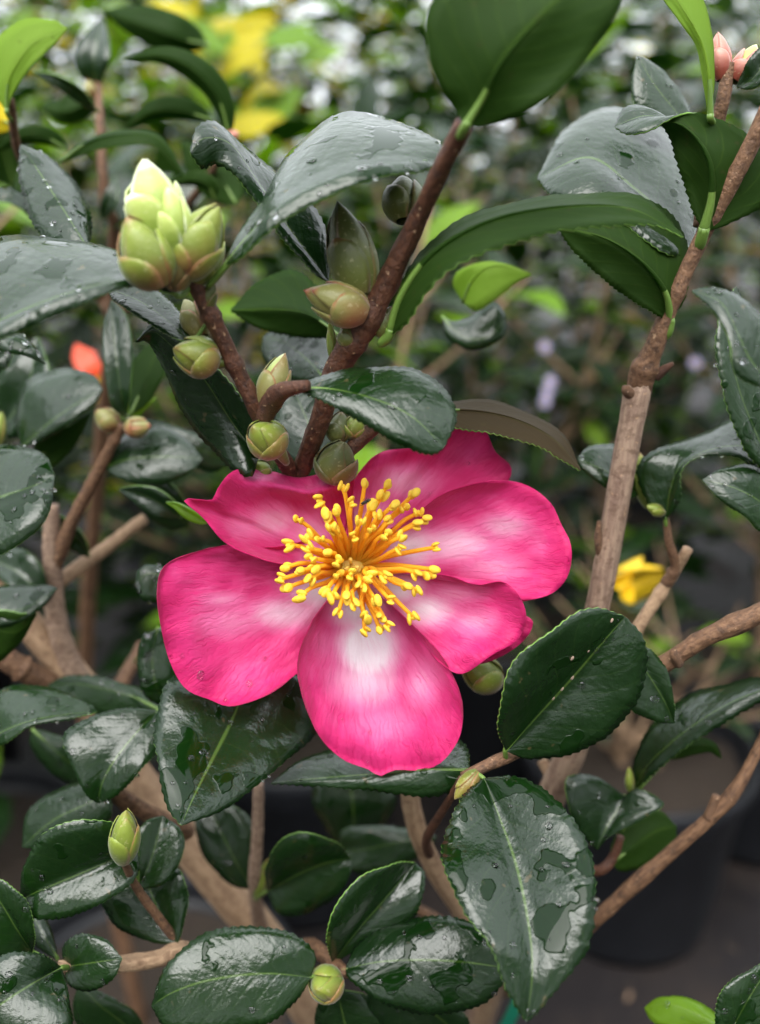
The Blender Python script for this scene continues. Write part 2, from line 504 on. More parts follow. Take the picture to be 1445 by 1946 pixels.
def loft(mid, L, Rr, n_t, n_s, teeth, th, bulge=0.07, ripple=0.0, seed=0.0, up_sign=1):
    """two-sided leaf blade between a midrib and two margins. returns MB and the upper grid"""
    nt_ = n_t
    cols = np.concatenate((np.linspace(-1, 0, n_s + 1), np.linspace(0, 1, n_s + 1)[1:]))
    t = np.linspace(0, 1, nt_)
    G = np.zeros((nt_, len(cols), 3))
    for j, s in enumerate(cols):
        E = L if s < 0 else Rr
        G[:, j] = mid + abs(s) * (E - mid)
    length = np.linalg.norm(np.diff(mid, axis=0), axis=1).sum()

    def normals(G):
        du = np.gradient(G, axis=0)
        dv = np.gradient(G, axis=1)
        dv[0], dv[-1] = dv[1], dv[-2]
        du[0], du[-1] = du[1], du[-2]
        return nrm(np.cross(du, dv))
    N = normals(G) * up_sign
    hw = .5 * (np.linalg.norm(L - mid, axis=1) + np.linalg.norm(Rr - mid, axis=1))
    for j, s in enumerate(cols):
        a = abs(s)
        off = bulge * hw * 4 * a * (1 - a)
        if ripple:
            off = off + ripple * hw * a ** 2 * np.array([noise.noise((x * 5 + seed, s * 2, seed * 1.7)) for x in t])
        G[:, j] += N[:, j] * off[:, None]
    if teeth:
        saw = (t * teeth) % 1.0
        amp = 0.014 * length * saw * np.clip(np.minimum(t / .12, 1), 0, 1)
        dL, dR = nrm(L - mid), nrm(Rr - mid)
        G[:, 0] += dL * amp[:, None]
        G[:, -1] += dR * amp[:, None]
    N = normals(G) * up_sign
    mb = MB()
    nc = len(cols)
    B = G - N * th
    uv = np.stack(np.meshgrid(t, cols * .5 + .5, indexing='ij'), -1)
    f = [(i * nc + j, (i + 1) * nc + j, (i + 1) * nc + j + 1, i * nc + j + 1) for i in range(nt_ - 1) for j in range(nc - 1)]
    fl = [q[::-1] for q in f]
    top, bot = (f, fl) if up_sign > 0 else (fl, f)
    k = nt_ * nc
    V = np.vstack((G.reshape(-1, 3), B.reshape(-1, 3)))
    UV = np.vstack((uv.reshape(-1, 2), uv.reshape(-1, 2)))
    rim = []
    for i in range(nt_ - 1):
        for j, sg in ((0, 1), (nc - 1, -1)):
            a, b = i * nc + j, (i + 1) * nc + j
            q = (a, a + k, b + k, b)
            rim.append(q if sg * up_sign > 0 else q[::-1])
    mb.add(V, top + [tuple(x + k for x in q) for q in bot] + rim, [0] * len(top) + [1] * len(bot) + [2] * len(rim), UV)
    return mb, G, N, length


def to3(pts, dfun):
    return [P(p[0], p[1], dfun(i, p)) for i, p in enumerate(pts)]


def hand_leaf(parent, mid, L, Rr, face='U', eL=-0.3, eR=-0.3, wet=0.5, pet=None, kind='leaf', teeth=26, ripple=0.12, label=None, detail=1.0, petw=9, bulge=0.07):
    """leaf set out by its midrib (x, y, depth) and the two margins (x, y[, depth offset])"""
    ns, ss = max(16, int(84 * detail)), max(3, int(6 * detail))
    m3 = curve([P(*p) for p in mid], ns)
    md = curve(mid, ns)[:, 2]

    def edge(E, e):
        pts = [m3[0]]
        n = len(E)
        for i, p in enumerate(E):
            t = (i + 1) / (n + 1)
            d = np.interp(t, np.linspace(0, 1, ns), md) + (p[2] if len(p) > 2 else e * math.sin(math.pi * min(1, .15 + .85 * t)) ** .5 if t < 1 else 0)
            pts.append(P(p[0], p[1], d))
        return curve(pts + [m3[-1]], ns)
    Lc, Rc = edge(L, eL), edge(Rr, eR)
    i = ns // 2
    tv, sv = m3[i + 1] - m3[i - 1], Rc[i] - Lc[i]
    n = np.cross(tv, sv)
    facing = np.dot(n, CAM - m3[i]) > 0
    sign = 1 if (facing == (face == 'U')) else -1
    mb, G, N, length = loft(m3, Lc, Rc, ns, ss, teeth, 0.00032, bulge, ripple, rng.random() * 50, sign)
    # midrib ridge under the blade, running into the petiole
    c = G[:, ss] - N[:, ss] * 0.0004
    r0 = px(petw, mid[0][2]) / 2
    k = int(ns * .8)
    mb.tube(c[:k:3], np.linspace(r0 * .8, r0 * .12, len(c[:k:3])) if face == 'U' else np.linspace(r0 ** .5 * .8 ** 1 * r0 ** .5, r0 * .06, len(c[:k:3])) * np.linspace(1, .4, len(c[:k:3])), 6, 3 if face == 'U' else [3 if q_ < 6 * len(c[:k:3]) * .25 else 1 for q_ in range(6 * (len(c[:k:3]) - 1) + 2)])
    if pet:
        pts = curve([P(*p) for p in pet] + [c[0], c[2]], 9)
        mb.tube(pts, np.array((.75, .95, 1.02, 1.05, 1.05, 1.03, 1.0, 1.0, 1.0)) * r0 * .82, 8, 3)
    up, dn = M[kind + '_up'], M[kind + '_dn']
    o = part('leaf', mb, [up, dn, M['edge'], M['petiole']], parent, m3[0], label)
    o['wet'] = float(wet)
    if wet > 0 and face == 'U':
        WETS.append((G, N, wet, length))
    return o


def quick_leaf(parent, mid, w, roll=0.0, face='U', wet=0.3, kind='leaf', fold=25, detail=.5, pet=None, teeth=20, round_=1.0, roll2=None, **kw):
    """leaf by its midrib and greatest width (pixels); roll turns the blade about the midrib"""
    n = 9
    c = curve(mid, n + 2)
    L, Rr = [], []
    tan = np.gradient(c[:, :2], axis=0)
    for i in range(1, n + 1):
        t = i / (n + 1)
        pr = (math.sin(math.pi * t ** (.86 / round_)) ** .8) * (1 - .12 * t)
        q = nrm((tan[i, 1], -tan[i, 0]))
        r = roll + ((roll2 - roll) * t if roll2 is not None else 0)
        for E, sg in ((L, -1), (Rr, 1)):
            th = R(r) + sg * R(fold) * (1 if face == 'U' else -1) * -1 * sg * sg
            th = R(r) - sg * R(fold) * (1 if face == 'U' else -1)
            hw = w / 2 * pr
            dx = sg * math.cos(th) * hw
            dz = sg * math.sin(th) * hw * KP * c[i, 2]
            E.append((c[i, 0] + q[0] * dx, c[i, 1] + q[1] * dx, dz))
    return hand_leaf(parent, [tuple(p) for p in mid], L, Rr, face, wet=wet, kind=kind, detail=detail, pet=pet, teeth=teeth, **kw)


def twig(parent, pts, widths, mat='bark_red', nodes=(), name='branch', sides=12, seed=0, label=None, n=60):
    """branch through (x, y, depth) points, widths in photograph pixels at each point"""
    w3 = [P(*p) for p in pts]
    q = curve([(*a, px(w, p[2]) / 2) for a, w, p in zip(w3, widths, pts)], n)
    r = q[:, 3].copy()
    t = np.linspace(0, 1, n)
    for nd in nodes:
        r *= 1 + 0.22 * np.exp(-((t - nd) / 0.018) ** 2)
    mb = MB()
    mb.tube(q[:, :3], r, sides, 0, wob=0.16, seed=seed)
    return part(name, mb, [M[mat]], parent, q[0, :3], label)


def bud(parent, base, tip, w, mat='bud_green', scales=6, plump=1.0, stalk=None, tipmat=None, label=None, openf=0.0):
    """ovoid bud: a core under overlapping scales; base and tip are (x, y, depth)"""
    b, t = P(*base), P(*tip)
    ax = t - b
    H = np.linalg.norm(ax)
    a1, a2, z = frame(ax)
    r = px(w, .5 * (base[2] + tip[2])) / 2

    def prof(q):
        return max(1e-4, math.sin(math.pi * min(1, .06 + .94 * q) ** (.80 / plump)) ** .72 if q < .999 else 1e-4)

    core = MB()
    nu, nv = 14, 12
    vs, uv = [], []
    for j in range(nv + 1):
        q = j / nv
        for i in range(nu):
            th = 2 * math.pi * i / nu
            rr = r * .93 * prof(q)
            vs.append(b + z * H * (q * .97) + rr * (math.cos(th) * a1 + math.sin(th) * a2))
            uv.append((q, .5))
    f = [(j * nu + i, j * nu + (i + 1) % nu, (j + 1) * nu + (i + 1) % nu, (j + 1) * nu + i) for j in range(nv) for i in range(nu)]
    core.add(vs, f, 0, uv)
    if stalk:
        core.tube(curve([P(*s) for s in stalk] + [b, b + z * H * .15], 8), np.linspace(px(14, base[2]) / 2, r * .5, 8), 8, 0)
    o = part('flower_bud', core, [M[tipmat or mat]], parent, b, label)
    for k in range(scales):
        lay = k / max(1, scales - 1)              # 0: lowest, shortest scale; 1: innermost
        th0 = k * 2.4 + rng.random() * .3
        q0, q1 = 0.0, .42 + .56 * lay ** .8
        half = 1.25 - .35 * lay
        lift = r * (.15 - .08 * lay)
        sm = MB()
        n_u, n_v = 9, 8
        g, uvs = [], []
        for j in range(n_u):
            q = q0 + (q1 - q0) * j / (n_u - 1)
            s = j / (n_u - 1)
            wd = half * math.sqrt(max(0.02, 1 - (max(0, s - .35) / .65) ** 2.2))
            for i in range(n_v):
                e = i / (n_v - 1) * 2 - 1
                th = th0 + e * wd
                rr = r * prof(min(q, .985)) + lift * (.4 + .6 * s) * (1 - .35 * abs(e)) + openf * r * s * s * .25
                g.append(b + z * H * q + rr * (math.cos(th) * a1 + math.sin(th) * a2))
                uvs.append((s, e * .5 + .5))
        ff = [(j * n_v + i, j * n_v + i + 1, (j + 1) * n_v + i + 1, (j + 1) * n_v + i) for j in range(n_u - 1) for i in range(n_v - 1)]
        g = np.array(g)
        inn = g - np.array([nrm(p - (b + z * np.dot(p - b, z))) for p in g]) * (lift * .5 + 1e-5)
        kk = len(g)
        border = [i for i in range(n_v - 1)]
        rim = []
        for i in range(n_v - 1):
            a_, b_ = (n_u - 1) * n_v + i, (n_u - 1) * n_v + i + 1
            rim.append((a_, b_, b_ + kk, a_ + kk))
        for j in range(n_u - 1):
            a_, b_ = j * n_v, (j + 1) * n_v
            rim.append((a_, b_, b_ + kk, a_ + kk))
            a_, b_ = j * n_v + n_v - 1, (j + 1) * n_v + n_v - 1
            rim.append((b_, a_, a_ + kk, b_ + kk))
        sm.add(np.vstack((g, inn)), ff + [tuple(x + kk for x in q[::-1]) for q in ff] + rim, 0, uvs + uvs)
        part('bud_scale', sm, [M[mat]], o, b)
    return o


# ------------------------------------------------------------------ ground
g = MB()
n = 60
xs = np.concatenate((np.linspace(-60, -4, 12), np.linspace(-3.7, 3.7, 60), np.linspace(4, 60, 12)))
ys = np.concatenate((np.linspace(-60, -3, 8), np.linspace(-2.7, 6, 70), np.linspace(6.5, 90, 12)))
vs = [(x, y, 0.012 * noise.noise((x * 2.2, y * 2.2, 0)) + 0.006 * noise.noise((x * 9, y * 9, 3))) for y in ys for x in xs]
nx = len(xs)
g.add(vs, [(j * nx + i, j * nx + i + 1, (j + 1) * nx + i + 1, (j + 1) * nx + i) for j in range(len(ys) - 1) for i in range(nx - 1)])
gr = link('ground', g.mesh('ground', [M['ground']]))
gr['kind'] = 'structure'

# ------------------------------------------------------------------ pots
POT_R, POT_H = 0.125, 0.235


def pot(x, y, label, group=None, s=1.0, h=1.0):
    rr, hh = POT_R * s, POT_H * h
    o = thing('nursery_pot', label, 'plant pot', (x, y, 0.006), group)

    def lathe(prof_, sides=40):
        v, f = [], []
        for (r_, z_) in prof_:
            for k in range(sides):
                a = 2 * math.pi * k / sides
                v.append((x + r_ * math.cos(a), y + r_ * math.sin(a), 0.006 + z_))
        for j in range(len(prof_) - 1):
            for k in range(sides):
                f.append((j * sides + k, j * sides + (k + 1) % sides, (j + 1) * sides + (k + 1) % sides, (j + 1) * sides + k))
        return v, f
    b = MB()
    b.add(*lathe([(0.001, .004), (rr * .80, .004), (rr * .82, 0), (rr * .84, .012), (rr * .955, hh * .80), (rr * .97, hh * .81), (rr * .985, hh * .90), (rr * .95, hh * .905), (rr * .92, hh * .82), (rr * .90, hh * .5)]))
    part('pot_body', b, [M['pot']], o, (x, y, 0.006))
    b = MB()
    b.add(*lathe([(rr * .975, hh * .895), (rr * 1.035, hh * .90), (rr * 1.05, hh * .925), (rr * 1.045, hh * .985), (rr * 1.02, hh), (rr * .985, hh * .995), (rr * .97, hh * .96), (rr * .95, hh * .88)]))
    part('rim', b, [M['pot']], o, (x, y, 0.006))
    b = MB()
    v, f = lathe([(0.001, hh * .87), (rr * .3, hh * .875), (rr * .6, hh * .868), (rr * .94, hh * .86)], 28)
    v = [(a, c, z + .008 * noise.noise((a * 60, c * 60, 1))) for a, c, z in v]
    b.add(v, f)
    part('soil', b, [M['soil']], o, (x, y, 0.006))
    return o


# ------------------------------------------------------------------ shrubs grown by rule (the nursery rows behind)
def variants(kind, k, wmul=1.0, n_t=15, n_s=3):
    out = []
    r_ = random.Random(k * 7 + len(kind))
    for i in range(k):
        bend, cup, w = r_.uniform(-.05, .45), r_.uniform(.08, .38), r_.uniform(.40, .52) * wmul
        tw = r_.uniform(-.25, .25)
        t = np.linspace(0, 1, n_t)
        th = bend * 2.2 * t
        mid = np.zeros((n_t, 3))
        mid[1:, 1] = np.cumsum(np.cos(th[1:])) / (n_t - 1)
        mid[1:, 2] = -np.cumsum(np.sin(th[1:])) / (n_t - 1)
        pr = np.sin(np.pi * t ** .86) ** .8 * w / 2
        pr[0] = pr[-1] = 0.002
        ang = tw * t
        L, Q = mid.copy(), mid.copy()
        for E, sg in ((L, -1), (Q, 1)):
            E[:, 0] += sg * pr * np.cos(cup + sg * ang)
            E[:, 2] += pr * np.sin(cup + sg * ang)
        mb, *_ = loft(mid, L, Q, n_t, n_s, 0, 0.006, .08, .15, i * 3.1, -1)
        # upper side is +z
        mb.tube(np.vstack(((0, -.12, -.015), mid[:10:3] - (0, 0, .012))), np.linspace(.022, .008, 5), 5, 3)
        out.append(mb.mesh('leaf', [M[kind + '_up'], M[kind + '_dn'], M['edge'], M['petiole']]))
    return out


VAR = {'leaf': variants('leaf', 7), 'young': variants('young', 4, .95), 'yellow': variants('yellow', 3), 'turn': variants('turn', 2)}


def foliage(kinds, seed, n, h, spread, size, zlo):
    """one mesh of many small leaves filling a crown, base at the origin"""
    r_ = random.Random(seed)
    mb = MB()
    t = (0, .25, .6, 1)
    for _ in range(n):
        a = r_.uniform(0, 2 * math.pi)
        q = r_.random() ** .55
        z = zlo + (h - zlo) * r_.random() ** .8
        prof_ = .55 + .6 * math.sin(math.pi * min(1, .25 + .7 * z / h))
        p = np.array((math.cos(a) * q * spread * prof_, math.sin(a) * q * spread * prof_, z))
        d = nrm((math.cos(a) + r_.uniform(-.9, .9), math.sin(a) + r_.uniform(-.9, .9), r_.uniform(-.3, .7)))
        x = nrm(np.cross(d, (r_.uniform(-.5, .5), r_.uniform(-.5, .5), 1)))
        up = np.cross(x, d)
        s = size * r_.uniform(.6, 1.15)
        w, cup, bend = s * .23, r_.uniform(.05, .4), r_.uniform(-.02, .35)
        v, uv = [], []
        for tt, pw in zip((0, .3, .68, 1), (.02, .95, .85, .02)):
            c = p + d * s * tt - up * s * bend * tt * tt
            v += [c - x * w * pw + up * w * pw * cup, c, c + x * w * pw + up * w * pw * cup]
            uv += [(tt, 0), (tt, .5), (tt, 1)]
        f = []
        for j in range(3):
            for i in range(2):
                f.append((j * 3 + i, j * 3 + i + 1, j * 3 + i + 4, j * 3 + i + 3))
        v = np.array(v)
        u = r_.random()
        acc, kd = 0, len(kinds) - 1
        for ki, (kk, pr) in enumerate(kinds):
            acc += pr
            if u < acc:
                kd = ki
                break
        th = up * .00035
        mb.add(np.vstack((v, v - th)), f + [tuple(i + 12 for i in q_[::-1]) for q_ in f], [2 * kd] * 6 + [2 * kd + 1] * 6, uv + uv)
    mats = []
    for kk, _ in kinds:
        mats += [M[kk + '_up'], M[kk + '_dn']]
    return mb.mesh('foliage', mats)


def put_leaf(parent, kind, pos, d, up, size, r_):
    """place a shared leaf with its base at pos, pointing along d"""
    y = Vector(d).normalized()
    x = y.cross(Vector(up))
    if x.length < 1e-3:
        x = Vector((1, 0, 0))
    x.normalize()
    z = x.cross(y)
    mtx = Matrix((x, y, z)).transposed().to_4x4()
    o = bpy.data.objects.new('leaf', r_.choice(VAR[kind]))
    COL.objects.link(o)
    o.parent = parent
    mtx.translation = Vector(pos) - parent.location
    o.matrix_local = mtx @ Matrix.Scale(size, 4)
    o['wet'] = 0.35
    return o


def shrub(x, y, h, label, group, seed, nleaf=170, spread=.22, size=.062, kinds=(('leaf', 1.0),), mat='bark_tan', name='camellia_shrub', zmin=.25, z0=.2, nst=5, cat='shrub', extra=0):
    r_ = random.Random(seed)
    o = thing(name, label, cat, (x, y, z0), group)
    tips = []
    for k in range(nst):
        a = 2 * math.pi * (k + r_.random() * .6) / nst
        lean = spread * r_.uniform(.35, 1.0)
        top = h * r_.uniform(.8, 1.0)
        base = np.array((x + .012 * math.cos(a), y + .012 * math.sin(a), z0))
        pts = [base]
        for s in (.33, .66, 1.0):
            pts.append(np.array((x + lean * math.cos(a) * s ** .8 + r_.uniform(-.02, .02), y + lean * math.sin(a) * s ** .8 + r_.uniform(-.02, .02), z0 + (top - z0) * s)))
        st = curve(pts, 16)
        mb = MB()
        mb.tube(st, np.linspace(.0052, .0016, 16), 6)
        for q in range(3, 16):
            tips.append((st[q], st[min(q + 1, 15)] - st[q - 1], 0))
        for b_ in range(7):
            q = r_.randint(4, 14)
            aa = r_.uniform(0, 2 * math.pi)
            ln = r_.uniform(.07, .17)
            e = st[q] + np.array((math.cos(aa) * ln, math.sin(aa) * ln, ln * r_.uniform(.5, 1.2)))
            tw = curve([st[q], .5 * (st[q] + e) + np.array((0, 0, -.01)), e], 7)
            mb.tube(tw, np.linspace(.0026, .0011, 7), 5)
            for i in range(1, 7):
                tips.append((tw[i], tw[i] - tw[i - 1], 1))
                if i > 3:
                    tips.append((tw[i], tw[i] - tw[i - 1], 1))
        part('branch', mb, [M[mat]], o, base)
    tips = [t for t in tips if t[0][2] > zmin]
    r_.shuffle(tips)
    tot = 0
    while tot < nleaf:
        p, d, lv = tips[tot % len(tips)]
        a = r_.uniform(0, 2 * math.pi)
        d = nrm(d)
        out = np.array((math.cos(a), math.sin(a), r_.uniform(-.15, .55)))
        dr = nrm(out + d * r_.uniform(.2, .9))
        u = r_.random()
        acc, kd = 0, kinds[-1][0]
        for kk, pr in kinds:
            acc += pr
            if u < acc:
                kd = kk
                break
        sz = size * r_.uniform(.65, 1.15)
        up = (r_.uniform(-.5, .5), r_.uniform(-.5, .5), 1)
        put_leaf(o, kd, p + dr * sz * .1, dr, up, sz, r_)
        tot += 1
    if extra:
        fo = link('foliage', foliage(kinds, seed, extra, h * 1.02 - z0, spread * 1.05, size * 1.05, zmin - z0), o)
        fo['kind'] = 'stuff'
    return o

# ------------------------------------------------------------------ the flowering camellia in front
BX, BY = 0.035, 0.345
main = thing('camellia_shrub', 'tall camellia shrub bearing the open pink flower, wet dark leaves and fat green buds', 'shrub', (BX, BY, 0.2))
BASE = np.array((BX, BY, 0.2))


def root(pts_px, widths, mat, n=70, label=None, seed=0, nodes=()):
    """stem that goes on below the picture down to the soil"""
    w3 = [(*P(*p), px(w, p[2]) / 2) for p, w in zip(pts_px, widths)]
    e = np.array(w3[-1])
    r = e[3]
    b = np.array((*(BASE + (.012 * math.cos(seed), .012 * math.sin(seed), 0)), r * 1.15))
    mb = MB()
    midp = np.array((.45 * e[0] + .55 * b[0], .45 * e[1] + .55 * b[1], .5 * (e[2] + b[2]) + .01, r * 1.08))
    q = curve(w3 + [midp, b], n)
    rad = q[:, 3].copy()
    t = np.linspace(0, 1, n)
    for nd in nodes:
        rad *= 1 + 0.2 * np.exp(-((t - nd) / 0.012) ** 2)
    mb.tube(q[:, :3], rad, 14, 0, wob=0.10, seed=seed)
    return part('branch', mb, [M[mat]], main, q[0, :3], label)


# stems and twigs
root([(563, 905, 19.4), (600, 960, 20.4), (700, 1130, 22), (770, 1330, 22.6), (782, 1530, 23), (820, 1640, 24), (885, 1745, 26), (930, 1850, 29)],
     [34, 36, 36, 34, 36, 38, 38, 40], 'bark_tan', seed=1)
twig(main, [(1462, 205, 17.2), (1400, 330, 17.8), (1335, 450, 18.5), (1285, 560, 19.0), (1243, 660, 19.5), (1222, 712, 19.85), (1214, 745, 20.05)], [34, 32, 29, 30, 38, 50, 46], 'bark_brown', (.36, .62, .9), seed=33, label='rough dark upper length of the upright stem')
root([(1224, 708, 19.85), (1213, 742, 20), (1206, 775, 20.1), (1186, 880, 20.4), (1150, 1080, 21), (1122, 1230, 21.6), (1095, 1400, 22.5), (1050, 1510, 23.5), (985, 1680, 26), (940, 1850, 30)],
     [36, 56, 49, 46, 45, 47, 54, 56, 56, 58], 'bark_grey', n=110, seed=2, label='smooth grey tan lower length of the upright stem')
twig(main, [(1202, 752, 19.9), (1191, 742, 19.75), (1190, 733, 19.7)], [20, 20, 12], 'bark_brown', seed=34, n=8, name='twig_scar')
root([(-30, 1085, 25), (40, 1170, 25.5), (110, 1250, 26), (190, 1350, 26.5), (255, 1470, 27), (345, 1590, 27.5), (425, 1690, 28), (505, 1785, 28.8), (600, 1935, 30)],
     [52, 54, 62, 66, 66, 68, 70, 72, 74], 'bark_tan', n=100, seed=3, label='thick tan stem')
twig(main, [(562, 912, 19.4), (525, 850, 18.4), (488, 778, 17.5), (450, 700, 17), (412, 622, 16.5), (372, 545, 16), (345, 500, 15.7)], [30, 34, 34, 32, 33, 32, 30], 'bark_red', (.28, .62, .8), seed=4, label='reddish brown twig ending in a bud cluster')
twig(main, [(566, 910, 19.4), (608, 800, 18.4), (640, 700, 17.8), (690, 625, 17.3), (728, 555, 16.9), (790, 425, 16), (842, 315, 15), (884, 235, 14.3)], [36, 40, 46, 50, 44, 37, 36, 38], 'bark_red', (.42, .5), seed=5, label='dark reddish brown twig')
twig(main, [(97, 960, 24.5), (100, 1080, 25), (112, 1200, 25.5), (150, 1295, 26)], [30, 36, 40, 44], 'bark_grey', seed=6)
twig(main, [(232, 806, 23.5), (190, 890, 24), (140, 985, 24.5), (104, 1075, 25)], [20, 23, 25, 30], 'bark_brown', (.1,), seed=7)
twig(main, [(275, 985, 27), (190, 1050, 26.3), (106, 1110, 25.4)], [22, 26, 28], 'bark_tan', seed=8)
twig(main, [(-20, 1232, 24.5), (50, 1275, 25), (130, 1318, 26), (175, 1340, 26.4)], [40, 44, 40, 38], 'bark_brown', (.3,), seed=9)
twig(main, [(272, 1225, 28), (230, 1300, 27), (196, 1358, 26.7)], [24, 30, 36], 'bark_brown', seed=10)
twig(main, [(355, 1580, 24), (300, 1555, 23), (225, 1512, 22), (215, 1480, 21.5), (262, 1415, 21)], [34, 32, 32, 26, 22], 'bark_brown', (.5,), seed=11)
twig(main, [(492, 1490, 23.5), (489, 1600, 24), (484, 1690, 25), (500, 1790, 28.6)], [20, 23, 24, 30], 'bark_grey', seed=12)
twig(main, [(110, 1838, 19.5), (230, 1832, 20), (300, 1822, 20.5), (350, 1806, 21), (420, 1850, 24), (540, 1850, 29)], [24, 31, 32, 34, 36, 40], 'bark_tan', (.45,), seed=13)
twig(main, [(350, 1805, 21), (318, 1765, 20.7), (262, 1690, 20.0), (236, 1638, 18.8)], [18, 17, 16, 14], 'bark_brown', seed=14)
twig(main, [(880, 1478, 18.6), (935, 1450, 18.8), (990, 1425, 19.2), (1100, 1350, 20), (1185, 1298, 20), (1262, 1262, 19.6), (1340, 1212, 19.2), (1470, 1152, 18.8), (1640, 1050, 18.6), (1760, 930, 18.6)], [22, 24, 26, 30, 32, 34, 35, 36, 26, 12], 'bark_brown', (.6,), seed=15)
twig(main, [(878, 1480, 18.7), (845, 1535, 20), (812, 1592, 22), (816, 1625, 23.7)], [15, 16, 18, 20], 'bark_red', seed=16)
twig(main, [(1266, 985, 21), (1272, 1030, 21.2), (1284, 1075, 21.5), (1268, 1108, 21.8)], [12, 16, 20, 26], 'bark_brown', (.8,), seed=17)
twig(main, [(1308, 1043, 21.2), (1270, 1105, 21.8), (1212, 1195, 22), (1140, 1330, 22.5), (1100, 1400, 22.6)], [20, 23, 25, 26, 28], 'bark_tan', (.25,), seed=18)
twig(main, [(1640, 1050, 20.8), (1550, 1210, 20.8), (1460, 1385, 21), (1405, 1490, 21.2), (1352, 1552, 21.5), (1270, 1625, 22), (1190, 1695, 22.5), (1125, 1755, 23.2), (1040, 1820, 26), (960, 1880, 31)], [10, 14, 20, 22, 26, 25, 26, 26, 28, 30], 'bark_brown', (.3, .45), seed=19)
twig(main, [(1347, 1555, 21.5), (1362, 1512, 21.3)], [22, 16], 'bark_brown', seed=20, n=8)
twig(main, [(1180, 1590, 22.4), (1165, 1630, 22.6), (1135, 1655, 22.8), (1060, 1640, 24.5), (1000, 1650, 25.6)], [15, 18, 20, 22, 24], 'bark_red', seed=21)
twig(main, [(1030, 1445, 23.4), (1055, 1490, 23.3)], [20, 26], 'bark_tan', seed=22, n=10)
twig(main, [(660, 1850, 20), (615, 1815, 21), (585, 1800, 23), (545, 1830, 29)], [20, 30, 32, 36], 'bark_brown', seed=23)
twig(main, [(1385, 120, 17.8), (1372, 200, 18), (1345, 300, 18.6), (1330, 430, 18.7)], [24, 27, 28, 26], 'bark_brown', seed=24)
twig(main, [(1246, 715, 19.8), (1265, 700, 19.6), (1280, 690, 19.5)], [22, 16, 6], 'bark_red', seed=25, n=12, name='leaf_bud')
twig(main, [(1142, 1060, 20.9), (1137, 1025, 20.7), (1139, 990, 20.6)], [16, 15, 8], 'bark_brown', seed=26, n=12, name='leaf_bud')
twig(main, [(1290, 1262, 19.4), (1282, 1246, 19.2), (1280, 1235, 19.2)], [20, 18, 12], 'bark_brown', seed=27, n=12, name='leaf_bud')
# stubs, petioles of old leaves
twig(main, [(500, 795, 17.6), (520, 758, 17.2), (545, 740, 16.6), (585, 732, 16.2)], [40, 44, 32, 20], 'bark_red', seed=28, n=16, name='petiole')
twig(main, [(630, 900, 18.9), (690, 830, 18.8), (740, 800, 18.6), (810, 790, 18.5)], [20, 30, 22, 14], 'bark_red', seed=29, n=16, name='petiole')

H = lambda *a, **k: hand_leaf(main, *a, **k)
Q = lambda *a, **k: quick_leaf(main, *a, **k)

# leaves on the flowering twigs
H([(885, 240, 14.2), (915, 190, 14), (960, 110, 13.6), (1040, 20, 13.4), (1110, -50, 13.6)],
  [(862, 205), (832, 160), (812, 90), (818, 10), (900, -70)], [(930, 240), (1000, 212), (1075, 160), (1140, 80), (1180, -10)], 'D', .25, .3, 0, [(872, 262, 14.4)], teeth=0, label='broad near leaf seen from below', petw=22)
H([(425, 505, 15.6), (470, 450, 15.4), (535, 388, 15.3), (640, 338, 15.4), (750, 312, 15.7), (838, 306, 16.2)],
  [(455, 440, .4), (500, 375, 1.3), (552, 290, 2.1), (640, 218, 2.7), (745, 226, 2.3), (830, 268, .8)], [(455, 488, -.1), (530, 420, -.3), (620, 372, -.35), (720, 340, -.3), (800, 322, -.15)], 'U', wet=.75, pet=[(395, 545, 15.9)], label='broad wet leaf rising behind the bud cluster', petw=16, ripple=.05)
H([(345, 560, 15.8), (270, 530, 15.4), (160, 552, 15), (60, 585, 14.8), (-70, 640, 14.8)],
  [(280, 505, .7), (200, 468, 1.6), (100, 450, 2.2), (0, 452, 2.2), (-60, 500, 1.4)], [(250, 545, -.2), (170, 572, -.35), (80, 612, -.4), (0, 645, -.4), (-50, 660, -.2)], 'U', wet=.6, pet=[(360, 545, 15.9)], petw=14, ripple=.05)
H([(625, 535, 17.8), (585, 480, 17.8), (540, 420, 17.9), (490, 345, 17.7), (440, 275, 17.3), (390, 262, 16.9), (362, 290, 16.8)],
  [(600, 520, -.1), (540, 455, -.2), (490, 385, -.3), (450, 335, -.4), (410, 310, -.2), (385, 318, 0)], [(625, 470, .2), (600, 400, .5), (520, 320, .7), (455, 270, .4), (410, 235, 0), (375, 245, -.1)], 'U', wet=.5, pet=[(680, 600, 17.3)])
H([(742, 640, 16.9), (768, 560, 16.4), (830, 480, 15.9), (940, 420, 15.6), (1080, 395, 15.8), (1200, 400, 16.4), (1298, 452, 16.8)],
  [(752, 590, .3), (785, 500, .7), (870, 425, .9), (980, 388, .9), (1100, 374, .9), (1220, 378, .6)], [(775, 610, -.1), (830, 530, -.2), (920, 478, -.2), (1040, 440, -.2), (1150, 428, -.2), (1240, 428, -.1)], 'D', wet=0, pet=[(722, 655, 17.1)], label='long arching leaf seen from below', petw=24, bulge=.05)
H([(560, 738, 16.5), (620, 738, 16.3), (700, 755, 16.1), (780, 790, 16), (845, 850, 16.1)],
  [(590, 722, .3), (660, 703, .6), (760, 697, .7), (830, 722, .6), (866, 790, .3)], [(610, 760, -.1), (670, 790, -.2), (735, 830, -.2), (790, 855, -.1), (825, 862, 0)], 'U', wet=.25, label='dark green leaf over the flower', petw=16)
